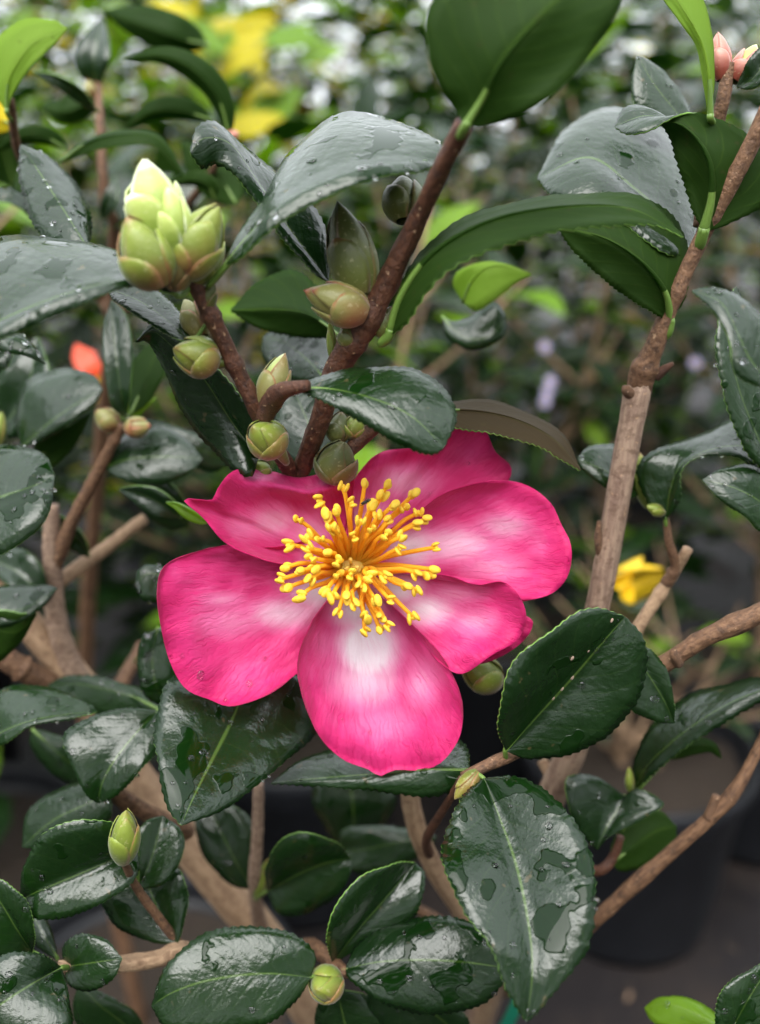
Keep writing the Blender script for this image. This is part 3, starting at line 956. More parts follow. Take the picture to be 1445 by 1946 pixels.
H([(800, 790, 18.5), (880, 782, 18.5), (970, 796, 18.5), (1050, 835, 18.5), (1102, 895, 18.6)],
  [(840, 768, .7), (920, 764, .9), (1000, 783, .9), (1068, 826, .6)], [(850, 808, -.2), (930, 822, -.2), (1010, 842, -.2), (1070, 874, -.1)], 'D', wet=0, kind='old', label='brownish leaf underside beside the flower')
H([(492, 872, 18.6), (440, 800, 18.3), (385, 715, 18), (330, 660, 17.9), (290, 630, 17.9), (258, 650, 17.9)],
  [(470, 905, -.2), (395, 850, .5), (335, 765, .7), (303, 685, .6), (280, 650, .2)], [(500, 820, -.4), (470, 770, -.4), (420, 705, -.4), (360, 645, -.3), (300, 612, 0)], 'U', wet=.1, label='nearly black glossy folded leaf')
H([(648, 640, 20.5), (590, 600, 21), (520, 590, 21.5), (440, 590, 22)],
  [(640, 600), (600, 545), (555, 515), (490, 540)], [(630, 640), (570, 640), (500, 625)], 'D', .4, .3, 0, pet=[(655, 660, 18)])
H([(612, 890, 20.5), (600, 840, 20.8), (580, 790, 21.2), (560, 745, 21.6)],
  [(560, 890), (530, 840), (525, 785), (535, 750)], [(650, 870), (660, 820), (640, 770), (600, 745)], 'U', .3, .3, .5, pet=[(612, 905, 19.2)])
H([(620, 720, 21), (580, 680, 22), (540, 650, 23), (500, 640, 23.5)], [(580, 730), (530, 710), (500, 680)], [(640, 680), (610, 620), (550, 610)], 'U', .2, .4, .6, detail=.6, pet=[(640, 700, 18)])
H([(365, 650, 16.6), (320, 610, 16.8), (265, 572, 17.2), (205, 548, 17.6)],
  [(330, 640, -.2), (270, 605, -.2), (220, 570, -.1)], [(350, 605, .3), (290, 545, .5), (240, 530, .3)], 'U', wet=.4, pet=[(400, 605, 16.5)])
# leaves beside and under the flower
H([(470, 1300, 20.2), (440, 1370, 19.5), (400, 1450, 18.6), (368, 1515, 17.9), (345, 1568, 17.4)],
  [(400, 1270, .2), (325, 1290, .1), (299, 1370, -.1), (302, 1450, -.2), (318, 1530, -.1)], [(560, 1275, .6), (605, 1330, 1.3), (598, 1395, 1.6), (520, 1465, .9), (430, 1535, .3)], 'U', wet=.7, pet=[(520, 1240, 21)], label='wet grey green leaf hanging under the flower', petw=11)
H([(893, 1462, 18.9), (820, 1462, 19.3), (700, 1472, 19.7), (600, 1480, 20), (515, 1488, 20.2)],
  [(880, 1415, .8), (800, 1400, 1.2), (680, 1410, 1.3), (580, 1440, .8)], [(870, 1498, -.1), (800, 1512, -.2), (700, 1500, -.2), (600, 1492, -.1)], 'U', wet=.2, pet=[(905, 1468, 18.7)])
H([(920, 1478, 18.4), (950, 1555, 17.8), (980, 1640, 17.1), (1002, 1740, 16.4), (1012, 1840, 15.8), (1002, 1942, 15.6)],
  [(880, 1515, -.1), (848, 1590, -.2), (848, 1650, -.3), (888, 1735, -.3), (935, 1800, -.2), (965, 1880, -.1)], [(985, 1478, .1), (1055, 1520, .1), (1112, 1600, 0), (1130, 1690, -.2), (1115, 1800, -.2), (1055, 1880, -.1)], 'U', wet=.75, pet=[(900, 1465, 18.6)], label='big rain spotted leaf hanging tip down', petw=10, teeth=34)
H([(962, 1428, 18.6), (1020, 1362, 18.5), (1090, 1285, 18.3), (1150, 1215, 18.0), (1188, 1172, 17.9)],
  [(945, 1375, -.8), (955, 1300, -1.2), (1000, 1235, -1.2), (1070, 1183, -.9), (1135, 1158, -.4)], [(1010, 1442, .1), (1100, 1425, .1), (1180, 1372, 0), (1225, 1290, -.1), (1222, 1215, -.1)], 'U', wet=.45, pet=[(962, 1442, 18.9)], label='round dark leaf with pale midrib', petw=12)
DARK = WETS[-1]
H([(1190, 1225, 19.3), (1225, 1270, 19.3), (1262, 1330, 19.4), (1282, 1375, 19.6)], [(1170, 1280), (1190, 1340), (1245, 1370)], [(1225, 1228), (1265, 1270), (1280, 1330)], 'U', -.1, -.1, .3, pet=[(1190, 1295, 19.9)], detail=.7)
H([(1203, 1505, 22.3), (1235, 1450, 21.7), (1310, 1385, 21.2), (1390, 1335, 20.8), (1480, 1300, 20.5)],
  [(1205, 1450, .5), (1235, 1385, .9), (1300, 1325, 1.1), (1390, 1296, 1.1), (1450, 1290, .6)], [(1240, 1470, -.1), (1300, 1420, -.2), (1370, 1375, -.2), (1440, 1335, -.1)], 'U', wet=.3, pet=[(1190, 1530, 22.4)], petw=10, detail=.8)
Q([(1265, 1440, 22.5), (1310, 1418, 22.4), (1350, 1418, 22.6), (1370, 1440, 23)], 36, 10, 'D', 0, pet=[(1215, 1500, 22.4)])
H([(1188, 1512, 22.3), (1170, 1545, 22), (1150, 1580, 21.9), (1135, 1615, 22)], [(1130, 1475, -.2), (1078, 1480, -.4), (1085, 1545, -.4), (1118, 1600, -.1)], [(1210, 1500, -.3), (1262, 1528, -.4), (1215, 1560, -.4), (1160, 1590, -.2)], 'U', wet=.25, detail=.8, pet=[(1185, 1580, 22.4)])
H([(1160, 1640, 22.7), (1200, 1612, 22.8), (1245, 1580, 23), (1285, 1570, 23.2)], [(1165, 1600), (1200, 1555), (1250, 1540)], [(1185, 1655), (1240, 1640), (1280, 1605)], 'D', .2, .1, .0, detail=.7, kind='leaf')
H([(1385, 1965, 20), (1330, 1930, 20.5), (1270, 1908, 21), (1225, 1915, 21.5)], [(1350, 1980), (1280, 1960), (1240, 1940)], [(1360, 1925), (1310, 1898), (1255, 1895)], 'U', .1, .3, .2, kind='young', detail=.6)
H([(1375, 1990, 18), (1405, 1930, 17.8), (1440, 1870, 17.8), (1480, 1820, 18)], [(1360, 1940), (1375, 1880), (1430, 1842)], [(1420, 1990), (1470, 1950), (1500, 1880)], 'U', 0, 0, .9)
# lower cluster round the small bud
H([(592, 1857, 19.6), (500, 1850, 19.3), (400, 1862, 19.1), (330, 1885, 19), (288, 1912, 19.2)],
  [(598, 1815, .3), (560, 1778, .5), (480, 1762, .6), (390, 1775, .5), (315, 1840, .2)], [(560, 1905, -.1), (500, 1945, -.2), (400, 1965, -.2), (320, 1955, -.1)], 'U', wet=.35, pet=[(628, 1840, 19.9)], label='broad dull leaf beside the round bud')
H([(655, 1842, 20), (720, 1828, 19.8), (800, 1824, 19.6), (880, 1828, 19.5), (968, 1840, 19.6)],
  [(680, 1795, .4), (740, 1760, .6), (820, 1742, .6), (910, 1758, .4), (950, 1800, .2)], [(670, 1865, -.1), (740, 1910, -.2), (820, 1928, -.2), (910, 1910, -.1), (955, 1870, 0)], 'U', wet=.7, pet=[(640, 1850, 20.1)])
H([(632, 1832, 20.4), (670, 1780, 20.3), (730, 1710, 20.4), (790, 1640, 20.8)], [(622, 1780, -.9), (640, 1730, -1.2), (700, 1665, -1.0), (755, 1640, -.4)], [(690, 1800, .1), (770, 1765, .1), (800, 1710, 0), (806, 1660, 0)], 'U', wet=.1, pet=[(635, 1845, 20.2)])
H([(508, 1695, 23.5), (560, 1665, 22.8), (620, 1640, 22.5), (668, 1632, 22.6)], [(505, 1650, -.8), (535, 1605, -1.2), (590, 1588, -1.2), (640, 1602, -.5)], [(530, 1735, 0), (585, 1735, 0), (640, 1700, 0), (665, 1660, 0)], 'U', wet=.15, pet=[(490, 1705, 25.2)], detail=.7)
H([(482, 1692, 24.8), (450, 1640, 24.5), (420, 1580, 24.6), (395, 1530, 25)], [(440, 1680), (390, 1630), (372, 1560)], [(485, 1640), (480, 1570), (440, 1530)], 'U', .1, 0, .2, detail=.6)
H([(705, 1850, 20.6), (760, 1890, 20.8), (830, 1930, 21), (880, 1975, 21.4)], [(700, 1900), (720, 1960), (800, 2000)], [(770, 1860), (840, 1890), (890, 1940)], 'U', .1, .1, .2, detail=.6, pet=[(650, 1850, 20.2)])
H([(640, 1880, 20.6), (650, 1920, 20.8), (660, 1960, 21), (680, 2000, 21.4)], [(610, 1900), (600, 1950), (640, 1990)], [(690, 1890), (740, 1930), (730, 1980)], 'U', .1, .1, .2, detail=.6, pet=[(645, 1855, 20.2)])
H([(665, 1615, 27), (672, 1570, 26.6), (670, 1520, 26.5), (660, 1460, 27)], [(630, 1590), (598, 1530), (605, 1470)], [(710, 1590), (750, 1530), (735, 1470)], 'U', .2, .2, .6, detail=.6, pet=[(700, 1650, 27)])
twig(main, [(700, 1650, 27), (720, 1680, 27.3), (800, 1730, 27.5), (900, 1790, 27.6)], [14, 16, 20, 24], 'bark_brown', seed=31, n=20)
H([(640, 1620, 26), (690, 1615, 25.4), (760, 1600, 25), (830, 1590, 25)], [(660, 1650), (720, 1660), (800, 1625)], [(650, 1580), (700, 1570), (780, 1575)], 'U', 0, .3, .2, detail=.6, pet=[(700, 1650, 27)])
# lower left
H([(262, 1612, 19.9), (200, 1640, 19.4), (130, 1670, 19.2), (70, 1695, 19.1), (38, 1712, 19.3)],
  [(240, 1575, -.4), (170, 1562, -.7), (90, 1580, -.6), (45, 1650, -.2)], [(262, 1660, -.1), (220, 1700, -.2), (140, 1738, -.3), (70, 1745, -.2)], 'U', wet=.55, pet=[(262, 1690, 20.2)], label='dark leaf below the pointed bud')
H([(212, 1505, 21.6), (160, 1530, 21.6), (100, 1560, 21.7), (42, 1610, 22)], [(190, 1485, .3), (120, 1495, .5), (55, 1540, .3)], [(205, 1560, -.1), (140, 1590, -.1), (75, 1612, 0)], 'U', wet=.25, detail=.8)
H([(300, 1350, 20.8), (262, 1390, 20.4), (222, 1440, 20.1), (196, 1485, 20), (186, 1526, 20.1)],
  [(240, 1345, .1), (170, 1365, .1), (122, 1395, -.1), (135, 1450, -.2), (165, 1510, -.1)], [(320, 1375, .2), (310, 1410, .1), (270, 1460, -.1), (222, 1510, -.1)], 'U', wet=.6, pet=[(268, 1412, 21)], label='drooping wet leaf with scalloped edge')
H([(-40, 1415, 21), (30, 1380, 20.6), (100, 1362, 20.6), (185, 1352, 21)],
  [(-20, 1330, .6), (50, 1300, .9), (120, 1315, .7), (170, 1340, .3)], [(0, 1415, -.2), (60, 1380, -.1), (130, 1366, -.1)], 'U', wet=.6, detail=.9)
H([(338, 1795, 20.7), (310, 1745, 20.9), (285, 1690, 21), (270, 1640, 21.4)], [(290, 1790, -.1), (220, 1760, -.2), (192, 1700, -.2), (225, 1650, 0)], [(345, 1770, -.1), (357, 1710, -.1), (345, 1660, -.1), (310, 1640, 0)], 'U', wet=.15, detail=.8)
H([(262, 1690, 20.5), (285, 1640, 20.6), (300, 1590, 20.8), (310, 1550, 21)], [(262, 1640), (262, 1590), (280, 1560)], [(310, 1680), (345, 1630), (345, 1580)], 'U', -.1, -.1, .2, detail=.7)
H([(118, 1838, 18.8), (60, 1870, 18), (0, 1910, 17.6), (-60, 1960, 17.5)], [(80, 1815, .1), (20, 1812, .3), (-50, 1850, .3)], [(130, 1890, 0), (135, 1950, -.1), (60, 1990, -.1)], 'U', wet=.7, pet=[(130, 1838, 19.4)], petw=14)
H([(122, 1838, 19.6), (160, 1832, 19.3), (200, 1826, 19.2), (232, 1822, 19.2)], [(120, 1800), (150, 1776), (200, 1785)], [(130, 1870), (170, 1884), (215, 1860)], 'U', .2, -.1, .1, teeth=14, pet=[(110, 1838, 19.5)])
H([(62, 1810, 19.4), (35, 1770, 19), (5, 1720, 18.8), (-30, 1670, 18.8)], [(20, 1820), (-30, 1790), (-50, 1720)], [(65, 1775), (50, 1715), (5, 1675)], 'U', -.1, -.1, .1, pet=[(110, 1836, 19.5)])
H([(110, 1825, 20.5), (85, 1780, 20.6), (60, 1735, 21), (45, 1700, 21.4)], [(70, 1800), (45, 1760)], [(105, 1790), (85, 1740)], 'U', .1, .1, .1, detail=.6)
H([(150, 1870, 22), (190, 1910, 22), (240, 1950, 22.4), (270, 2000, 23)], [(140, 1910), (150, 1960), (210, 2000)], [(190, 1885), (250, 1920), (275, 1965)], 'U', .1, .1, .2, detail=.6)
H([(300, 1195, 22), (290, 1240, 22), (296, 1300, 22), (325, 1350, 22.4)], [(330, 1180), (345, 1240), (340, 1310)], [(272, 1210), (262, 1255), (275, 1320)], 'U', .1, 0, .9, detail=.7, pet=[(255, 1260, 27)])
H([(345, 1110, 21.4), (310, 1095, 21.3), (280, 1090, 21.2), (258, 1112, 21.2)], [(320, 1080), (285, 1072), (262, 1085)], [(330, 1140), (300, 1145), (270, 1140)], 'U', .1, 0, .9, detail=.7)
H([(305, 1350, 23), (240, 1320, 23.5), (150, 1300, 24), (90, 1305, 24.5)], [(280, 1380), (200, 1360), (120, 1340)], [(290, 1320), (200, 1290), (130, 1285)], 'U', .1, .2, .4, detail=.6)
H([(60, 1385, 24), (110, 1430, 24), (160, 1470, 24.3), (210, 1490, 24.6)], [(60, 1420), (100, 1470), (160, 1500)], [(90, 1390), (140, 1410), (195, 1460)], 'U', .1, .2, .3, detail=.6)
H([(-40, 1150, 22), (30, 1160, 22), (80, 1140, 22), (110, 1118, 22.2)], [(0, 1115, .5), (50, 1112, .5), (90, 1112, .3)], [(-10, 1190, -.1), (40, 1180, -.1), (85, 1150, 0)], 'U', wet=.5, detail=.7)
H([(-40, 1175, 22), (10, 1200, 22), (40, 1195, 22), (70, 1165, 22.2)], [(0, 1160), (40, 1165)], [(-20, 1260), (30, 1230)], 'D', -.2, .4, 0, detail=.5)
# left middle, a little out of focus
H([(165, 470, 19.8), (135, 420, 20.1), (90, 350, 20.8), (40, 275, 21.6)], [(110, 470, -.1), (62, 420, -.1), (38, 340, 0)], [(175, 430, .8), (150, 360, 1.0), (95, 300, .7)], 'U', wet=.75, detail=.8, pet=[(190, 500, 21)])
H([(240, 795, 23.4), (228, 730, 23), (218, 650, 23), (212, 568, 23.4)], [(212, 770), (198, 700), (194, 630)], [(248, 740), (252, 670), (240, 600)], 'U', -.1, -.1, .1, detail=.7, teeth=0)
H([(248, 790, 23.8), (270, 740, 24), (290, 690, 24.3), (305, 650, 24.6)], [(248, 740), (255, 690), (285, 655)], [(285, 760), (312, 710), (315, 670)], 'D', .2, .2, 0, detail=.6)
H([(232, 800, 23.8), (270, 775, 24), (300, 755, 24.2)], [(255, 800)], [(265, 765)], 'U', .1, .1, .1, detail=.4, kind='young')
H([(40, 850, 24), (100, 800, 23.5), (150, 765, 23.5), (195, 740, 23.6)], [(30, 780, .6), (60, 720, .9), (120, 700, .8), (175, 712, .4)], [(85, 835, -.1), (140, 800, -.1), (178, 770, 0)], 'U', wet=.5, detail=.7)
H([(60, 870, 24.6), (110, 850, 24.4), (150, 815, 24.3), (172, 785, 24.3)], [(70, 840), (120, 815)], [(90, 890), (140, 850)], 'D', -.1, .2, 0, detail=.5)
H([(-50, 960, 20.5), (0, 945, 20.3), (60, 925, 20.2), (104, 905, 20.3)], [(-30, 860, .9), (30, 845, 1.0), (85, 865, .6)], [(-30, 1050, -.7), (30, 1035, -.8), (90, 980, -.5)], 'U', wet=.7, detail=.9)
H([(195, 888, 24), (250, 872, 23.8), (320, 868, 23.8), (385, 872, 24)], [(230, 835, .5), (290, 808, .7), (350, 830, .4)], [(235, 915, -.1), (300, 922, -.2), (360, 900, -.1)], 'U', wet=.15, detail=.7, teeth=0, pet=[(180, 905, 24.2)])
H([(250, 800, 24.6), (300, 830, 24.5), (370, 850, 24.6), (440, 880, 25)], [(260, 840), (330, 870), (400, 895)], [(290, 800), (360, 820), (420, 850)], 'U', .1, .1, .1, detail=.5)
H([(30, 640, 22), (-10, 655, 22), (-60, 680, 22)], [(10, 700)], [(0, 630)], 'U', wet=.8, detail=.6)
H([(-40, 640, 21), (20, 640, 20.8), (60, 660, 20.8), (88, 692, 21)], [(0, 625), (50, 640)], [(0, 665), (45, 675)], 'U', .4, -.1, .8, detail=.6)
Q([(-20, 830, 26), (30, 780, 25.5), (60, 710, 25.2), (70, 640, 25.4)], 130, 20, 'U', .5)
Q([(-20, 1060, 25), (30, 1085, 24.6), (60, 1110, 24.5), (90, 1140, 24.7)], 90, 20, 'U', .2)
Q([(60, 980, 25.5), (110, 1000, 25.3), (150, 1030, 25.3), (170, 1060, 25.5)], 70, -30, 'U', .2)
Q([(345, 985, 23), (310, 960, 22.8), (270, 940, 22.8), (225, 930, 23)], 60, 20, 'U', .1)
Q([(395, 995, 20.5), (360, 975, 20.4), (335, 960, 20.4), (315, 955, 20.6)], 26, 30, 'U', .2, kind='young')
Q([(360, 1000, 26), (320, 960, 25.5), (290, 920, 25.5), (260, 890, 25.8)], 90, 20, 'U', .1)
# right of the flower and the upright stem
H([(1222, 935, 21.3), (1180, 912, 21), (1140, 890, 20.9), (1098, 872, 21)], [(1195, 945, -.1), (1150, 925, -.1), (1110, 895, 0)], [(1220, 880, .4), (1175, 845, .6), (1120, 850, .4)], 'U', wet=.4, detail=.8, pet=[(1262, 985, 21)])
H([(1265, 990, 20.9), (1275, 930, 20.6), (1300, 880, 20.4), (1370, 850, 20.3), (1470, 850, 20.5)], [(1235, 960, .2), (1212, 900, .4), (1235, 862, .4), (1330, 825, .8), (1420, 790, .9)], [(1290, 950, -.1), (1296, 895, -.1), (1330, 868, -.1), (1400, 868, -.2), (1440, 890, -.2)], 'U', wet=.6, pet=[(1266, 1000, 21)], detail=.9)
bud(main, (1238, 965, 21.2), (1215, 858, 21.4), 44, 'bud_green', 5)
bud(main, (1262, 975, 20.9), (1228, 962, 20.7), 24, 'bud_green', 3)
H([(1480, 985, 20), (1440, 950, 19.8), (1390, 925, 19.7), (1335, 912, 19.8)], [(1450, 1010), (1420, 985), (1370, 950)], [(1470, 920), (1430, 885), (1375, 890)], 'U', -.1, .2, .4, pet=[(1500, 1000, 20)])
H([(1470, 900, 20), (1440, 830, 19.6), (1405, 740, 19.3), (1385, 640, 19.3), (1400, 545, 19.6)], [(1430, 870), (1390, 790), (1366, 690), (1370, 600)], [(1480, 830), (1450, 740), (1430, 640)], 'U', -.1, .3, .6, detail=.9)
H([(1480, 740, 15.5), (1430, 690, 15.2), (1400, 630, 15.2), (1370, 575, 15.4), (1315, 552, 15.8)], [(1450, 735), (1400, 710), (1385, 640), (1355, 590)], [(1500, 660), (1450, 600), (1400, 560), (1350, 545)], 'U', -.1, .4, .5, detail=.8)
H([(1318, 480, 19.3), (1270, 415, 19.6), (1200, 355, 19.8), (1120, 300, 20), (1022, 338, 20.3)],
  [(1265, 480, -.8), (1180, 420, -.9), (1110, 385, -.8), (1050, 370, -.5)], [(1328, 400, .9), (1310, 300, 1.6), (1240, 225, 2.1), (1150, 205, 2.0), (1070, 250, 1.3)], 'U', wet=.35, pet=[(1325, 490, 18.8)], label='large pale grey shining leaf', ripple=.05)
H([(1337, 440, 18.3), (1352, 370, 17.9), (1345, 300, 17.6), (1300, 242, 17.6), (1230, 220, 17.9), (1168, 240, 18.2)],
  [(1315, 390, .3), (1290, 320, .4), (1270, 255, .5), (1235, 205, .5), (1190, 205, .4)], [(1385, 425, .2), (1470, 370, .4), (1440, 270, .3), (1320, 215, .1), (1230, 245, -.3), (1190, 252, -.2)], 'D', wet=0, pet=[(1322, 478, 18.85), (1330, 465, 18.5)], label='curled leaf showing its dark green underside', petw=26)
H([(1305, 235, 20.5), (1275, 200, 20.4), (1240, 155, 20.3), (1212, 105, 20.4)], [(1260, 240), (1215, 210), (1202, 160)], [(1310, 205), (1275, 150), (1235, 115)], 'U', -.1, .2, .3)
H([(1272, 610, 19.2), (1262, 555, 18.8), (1220, 500, 18.6), (1150, 455, 18.6), (1062, 432, 18.8)],
  [(1235, 590, .2), (1180, 555, .3), (1120, 505, .3), (1080, 462, .2)], [(1302, 560, .2), (1306, 470, .4), (1270, 405, .5), (1190, 372, .5), (1110, 395, .3)], 'D', wet=0, pet=[(1250, 645, 19.6), (1268, 635, 19.3)], label='dark cupped leaf underside on the upright stem', petw=22)
H([(1347, 225, 17.6), (1345, 150, 17.3), (1330, 80, 17.2), (1290, 10, 17.2), (1240, -60, 17.4)], [(1338, 170), (1325, 90), (1290, 40), (1255, -10)], [(1356, 150), (1352, 70), (1335, 0), (1290, -60)], 'D', .1, .2, 0, kind='young', teeth=0, petw=16, pet=[(1362, 250, 18.2)])
Q([(1400, 165, 17.6), (1430, 150, 17.3), (1460, 110, 17.1), (1490, 60, 17)], 60, 20, 'U', .2)
bud(main, (1372, 152, 17.9), (1362, 60, 17.8), 42, 'bud_pink', 5)
bud(main, (1395, 155, 17.9), (1440, 82, 17.8), 44, 'bud_pink', 5, tipmat='bud_pale')
H([(880, 575, 23), (900, 530, 22.6), (940, 505, 22.4), (1010, 522, 22.6)], [(862, 540), (880, 510), (940, 498)], [(905, 590), (940, 570), (985, 535)], 'D', .1, .1, 0, kind='young', detail=.6)
H([(840, 600, 24), (880, 640, 23.6), (930, 640, 23.4), (962, 600, 23.6)], [(850, 640), (900, 665), (955, 640)], [(865, 610), (900, 600), (940, 575)], 'U', .1, .3, .2, detail=.6)

# tips of the twigs that leave the picture at the right
for (x, y, d, ex, ey) in ((1750, 940, 18.6, 1800, 760), (1700, 1000, 18.6, 1880, 990), (1650, 1045, 18.6, 1600, 880), (1635, 1060, 20.8, 1640, 880), (1600, 1120, 20.8, 1760, 1150), (1560, 1195, 20.8, 1480, 1080)):
    Q([(x, y, d), (x * .65 + ex * .35, y * .65 + ey * .35 - 12, d - .3), (x * .3 + ex * .7, y * .3 + ey * .7 - 10, d - .4), (ex, ey, d)], 95, 25, 'U', .3, pet=None)

# buds
bud(main, (318, 478, 15.4), (270, 296, 15.2), 104, 'bud_pale', 6, .95, label='pale fuzzy bud beginning to open', openf=.4)
bud(main, (345, 490, 15.3), (318, 350, 14.9), 68, 'bud_pale', 4, .9)
bud(main, (305, 540, 15.4), (238, 408, 14.7), 104, 'bud_green', 6, 1.15, label='plump green bud with brown edged scales')
bud(main, (340, 520, 15.6), (420, 388, 15.1), 96, 'bud_green', 6, 1.1)
bud(main, (360, 535, 15.9), (425, 455, 16.1), 60, 'bud_green', 4)
bud(main, (385, 590, 16.3), (408, 534, 16.0), 34, 'bud_olive', 3)
bud(main, (330, 545, 15.7), (350, 490, 15.1), 52, 'bud_olive', 3)
bud(main, (385, 640, 16.8), (350, 566, 16.9), 52, 'bud_red', 4)
bud(main, (408, 688, 16.9), (326, 662, 16.3), 78, 'bud_green', 5, 1.15, stalk=[(435, 690, 16.9)], label='round bud beside the twig')
bud(main, (505, 775, 17.4), (542, 668, 17.3), 58, 'bud_red', 5, tipmat='bud_pale')
bud(main, (525, 848, 17.9), (478, 810, 17.1), 76, 'bud_green', 6, 1.2, stalk=[(545, 880, 18.5)])
bud(main, (690, 560, 17.0), (638, 380, 16.7), 90, 'bud_olive', 5, 1.05, stalk=[(705, 600, 17.2)], label='large dark olive bud')
bud(main, (695, 595, 17.0), (575, 552, 16.6), 80, 'bud_red', 6, 1.1, label='reddish green bud lying sideways')
bud(main, (665, 660, 17.4), (655, 612, 17.2), 40, 'bud_olive', 3)
bud(main, (720, 640, 17.4), (745, 580, 17.2), 38, 'bud_olive', 3)
bud(main, (635, 690, 17.8), (626, 605, 17.6), 20, 'bud_green', 3)
bud(main, (632, 905, 19), (655, 838, 18.3), 80, 'bud_olive', 4, 1.2, label='dark olive bud behind the petals')
bud(main, (640, 840, 18.9), (650, 780, 18.7), 50, 'bud_olive', 4)
bud(main, (665, 830, 18.9), (690, 785, 18.6), 44, 'bud_green', 4)
bud(main, (770, 420, 17.5), (765, 330, 17.6), 80, 'bud_olive', 4)
bud(main, (500, 905, 19.1), (480, 880, 18.7), 50, 'bud_green', 3)
bud(main, (235, 1638, 18.7), (240, 1536, 18.3), 56, 'bud_green', 6, .95, label='pointed green bud')
bud(main, (630, 1865, 20), (600, 1882, 19.2), 66, 'bud_green', 5, 1.25, stalk=[(648, 1850, 20.1)], label='round green bud')
bud(main, (908, 1466, 18.6), (862, 1520, 18.4), 34, 'bud_green', 5, label='narrow green leaf bud')
bud(main, (222, 812, 23.6), (182, 778, 23.3), 44, 'bud_red', 4)
bud(main, (240, 815, 23.6), (288, 808, 23.4), 40, 'bud_red', 4)
bud(main, (488, 1708, 25), (512, 1628, 24.5), 28, 'bud_green', 3)
bud(main, (1198, 1505, 22.2), (1195, 1455, 22.1), 18, 'bud_green', 3)
bud(main, (-8, 850, 24), (2, 780, 24), 30, 'bud_green', 3)
bud(main, (945, 1300, 20.5), (880, 1255, 20), 70, 'bud_green', 4)

# ------------------------------------------------------------------ the flower
CX, CY, CD = 668, 1078, 19.2
fb = P(CX, CY, CD)
ctr = MB()
zz = nrm(P(CX + 4, CY - 6, CD - 3) - P(CX, CY, CD))
fa = frame(zz)
ctr.ellipsoid(P(CX, CY, CD + .1), fa, (.0052, .0052, .003), 0, 12, 8)
for k in range(3):
    a = 2.1 * k + .4
    tip = P(CX + 14 * math.cos(a), CY + 12 * math.sin(a) - 4, CD - .55)
    ctr.tube(curve([P(CX + 4 * math.cos(a), CY + 4 * math.sin(a), CD), P(CX + 6 * math.cos(a), CY + 6 * math.sin(a) - 3, CD - .35), tip], 7), [.0005, .0005, .0004, .0004, .0004, .0004, .0004], 6)
ctr.tube(curve([P(600, 950, 20.1), P(640, 1030, 20.2), P(CX, CY, CD + .25)], 8), np.linspace(.0018, .003, 8), 8, 1)
flower = part('flower', ctr, [M['pistil'], M['bark_red']], main, fb, 'open single flower, pink petals paling to white round yellow stamens')


def petal(outline, pale, cup=.4, rip=.12, seed=0.0, rho=1.0, basew=.30, roll=None, label=None, c0=(CX, CY), pw=1.25):
    """petal fanning out from the flower's centre; outline: (x, y, depth offset in cm) round its margin"""
    nu, nv = 72, 30
    o = curve([(a, b, c * 40) for a, b, c in outline], nu)
    o[:, 2] /= 40
    g, uv, pl = [], [], []
    for j in range(nv + 1):
        v = j / nv
        for i in range(nu):
            u = i / (nu - 1)
            x = c0[0] + (o[i, 0] - c0[0]) * v
            y = c0[1] + (o[i, 1] - c0[1]) * v
            d = CD + .12 + o[i, 2] * v ** pw + cup * math.sin(math.pi * v ** 1.1)
            d += rip * v * v * noise.noise((u * 7 + seed, v * 2.5, seed)) + rip * .9 * v ** 4 * noise.noise((u * 22 + seed, v * 7, seed * 2))
            d += .05 * noise.noise((u * 9, v * 9 + seed, 2.2))
            d += .10 * v ** 3 * noise.noise((x / 45 + seed, y / 45, 1.3)) + .05 * v ** 4 * noise.noise((x / 18 + seed, y / 18, 4.3))
            if roll:
                for (ua, ub, va, amt, ridge) in roll:
                    if ua < u < ub:
                        w = math.sin(math.pi * (u - ua) / (ub - ua)) ** .6
                        if v > va:
                            d += w * amt * ((v - va) / (1 - va)) ** 1.2
                        d -= w * ridge * math.exp(-((v - va) / .07) ** 2)
            g.append(P(x, y, d))
            uv.append((u, v))
            s = 0.0
            for (bx, by, rx, ry, am) in pale:
                s = max(s, am * math.exp(-(((x - bx) / rx) ** 2 + ((y - by) / ry) ** 2)))
            ed = min(1, min(u, 1 - u) / .12) if True else 1
            s = min(1, max(s * 1.35, .22) + .05 * noise.noise((x / 40, y / 40, seed))) * (.25 + .75 * min(1, (1 - v) / .16))
            pl.append(min(1, s))
    g = np.array(g)
    G = g.reshape(nv + 1, nu, 3)
    n_ = nrm(np.cross(np.gradient(G, axis=1), np.gradient(G, axis=0)))
    if np.dot(n_[nv // 2, nu // 2], CAM - G[nv // 2, nu // 2]) < 0:
        n_ = -n_
        flip = True
    else:
        flip = False
    th = (.00035 - .00022 * np.linspace(0, 1, nv + 1))[:, None, None]
    B = G - n_ * th
    f = [(j * nu + i, j * nu + i + 1, (j + 1) * nu + i + 1, (j + 1) * nu + i) for j in range(nv) for i in range(nu - 1)]
    k = (nv + 1) * nu
    if flip:
        f = [q[::-1] for q in f]
    rim = [(nv * nu + i, nv * nu + i + 1, nv * nu + i + 1 + k, nv * nu + i + k) for i in range(nu - 1)]
    for j in range(nv):
        rim.append((j * nu, (j + 1) * nu, (j + 1) * nu + k, j * nu + k))
        rim.append((j * nu + nu - 1, (j + 1) * nu + nu - 1, (j + 1) * nu + nu - 1 + k, j * nu + nu - 1 + k))
    mb = MB()
    mb.add(np.vstack((g, B.reshape(-1, 3))), f + [tuple(x + k for x in q[::-1]) for q in f] + rim, 0, uv + uv)
    ob = part('petal', mb, [M['petal']], flower, fb, label)
    at = ob.data.attributes.new('pale', 'FLOAT', 'POINT')
    at.data.foreach_set('value', np.array(pl + pl, dtype=np.float32))
    WETS.append((G[8:], n_[8:], -1, .05))
    return ob


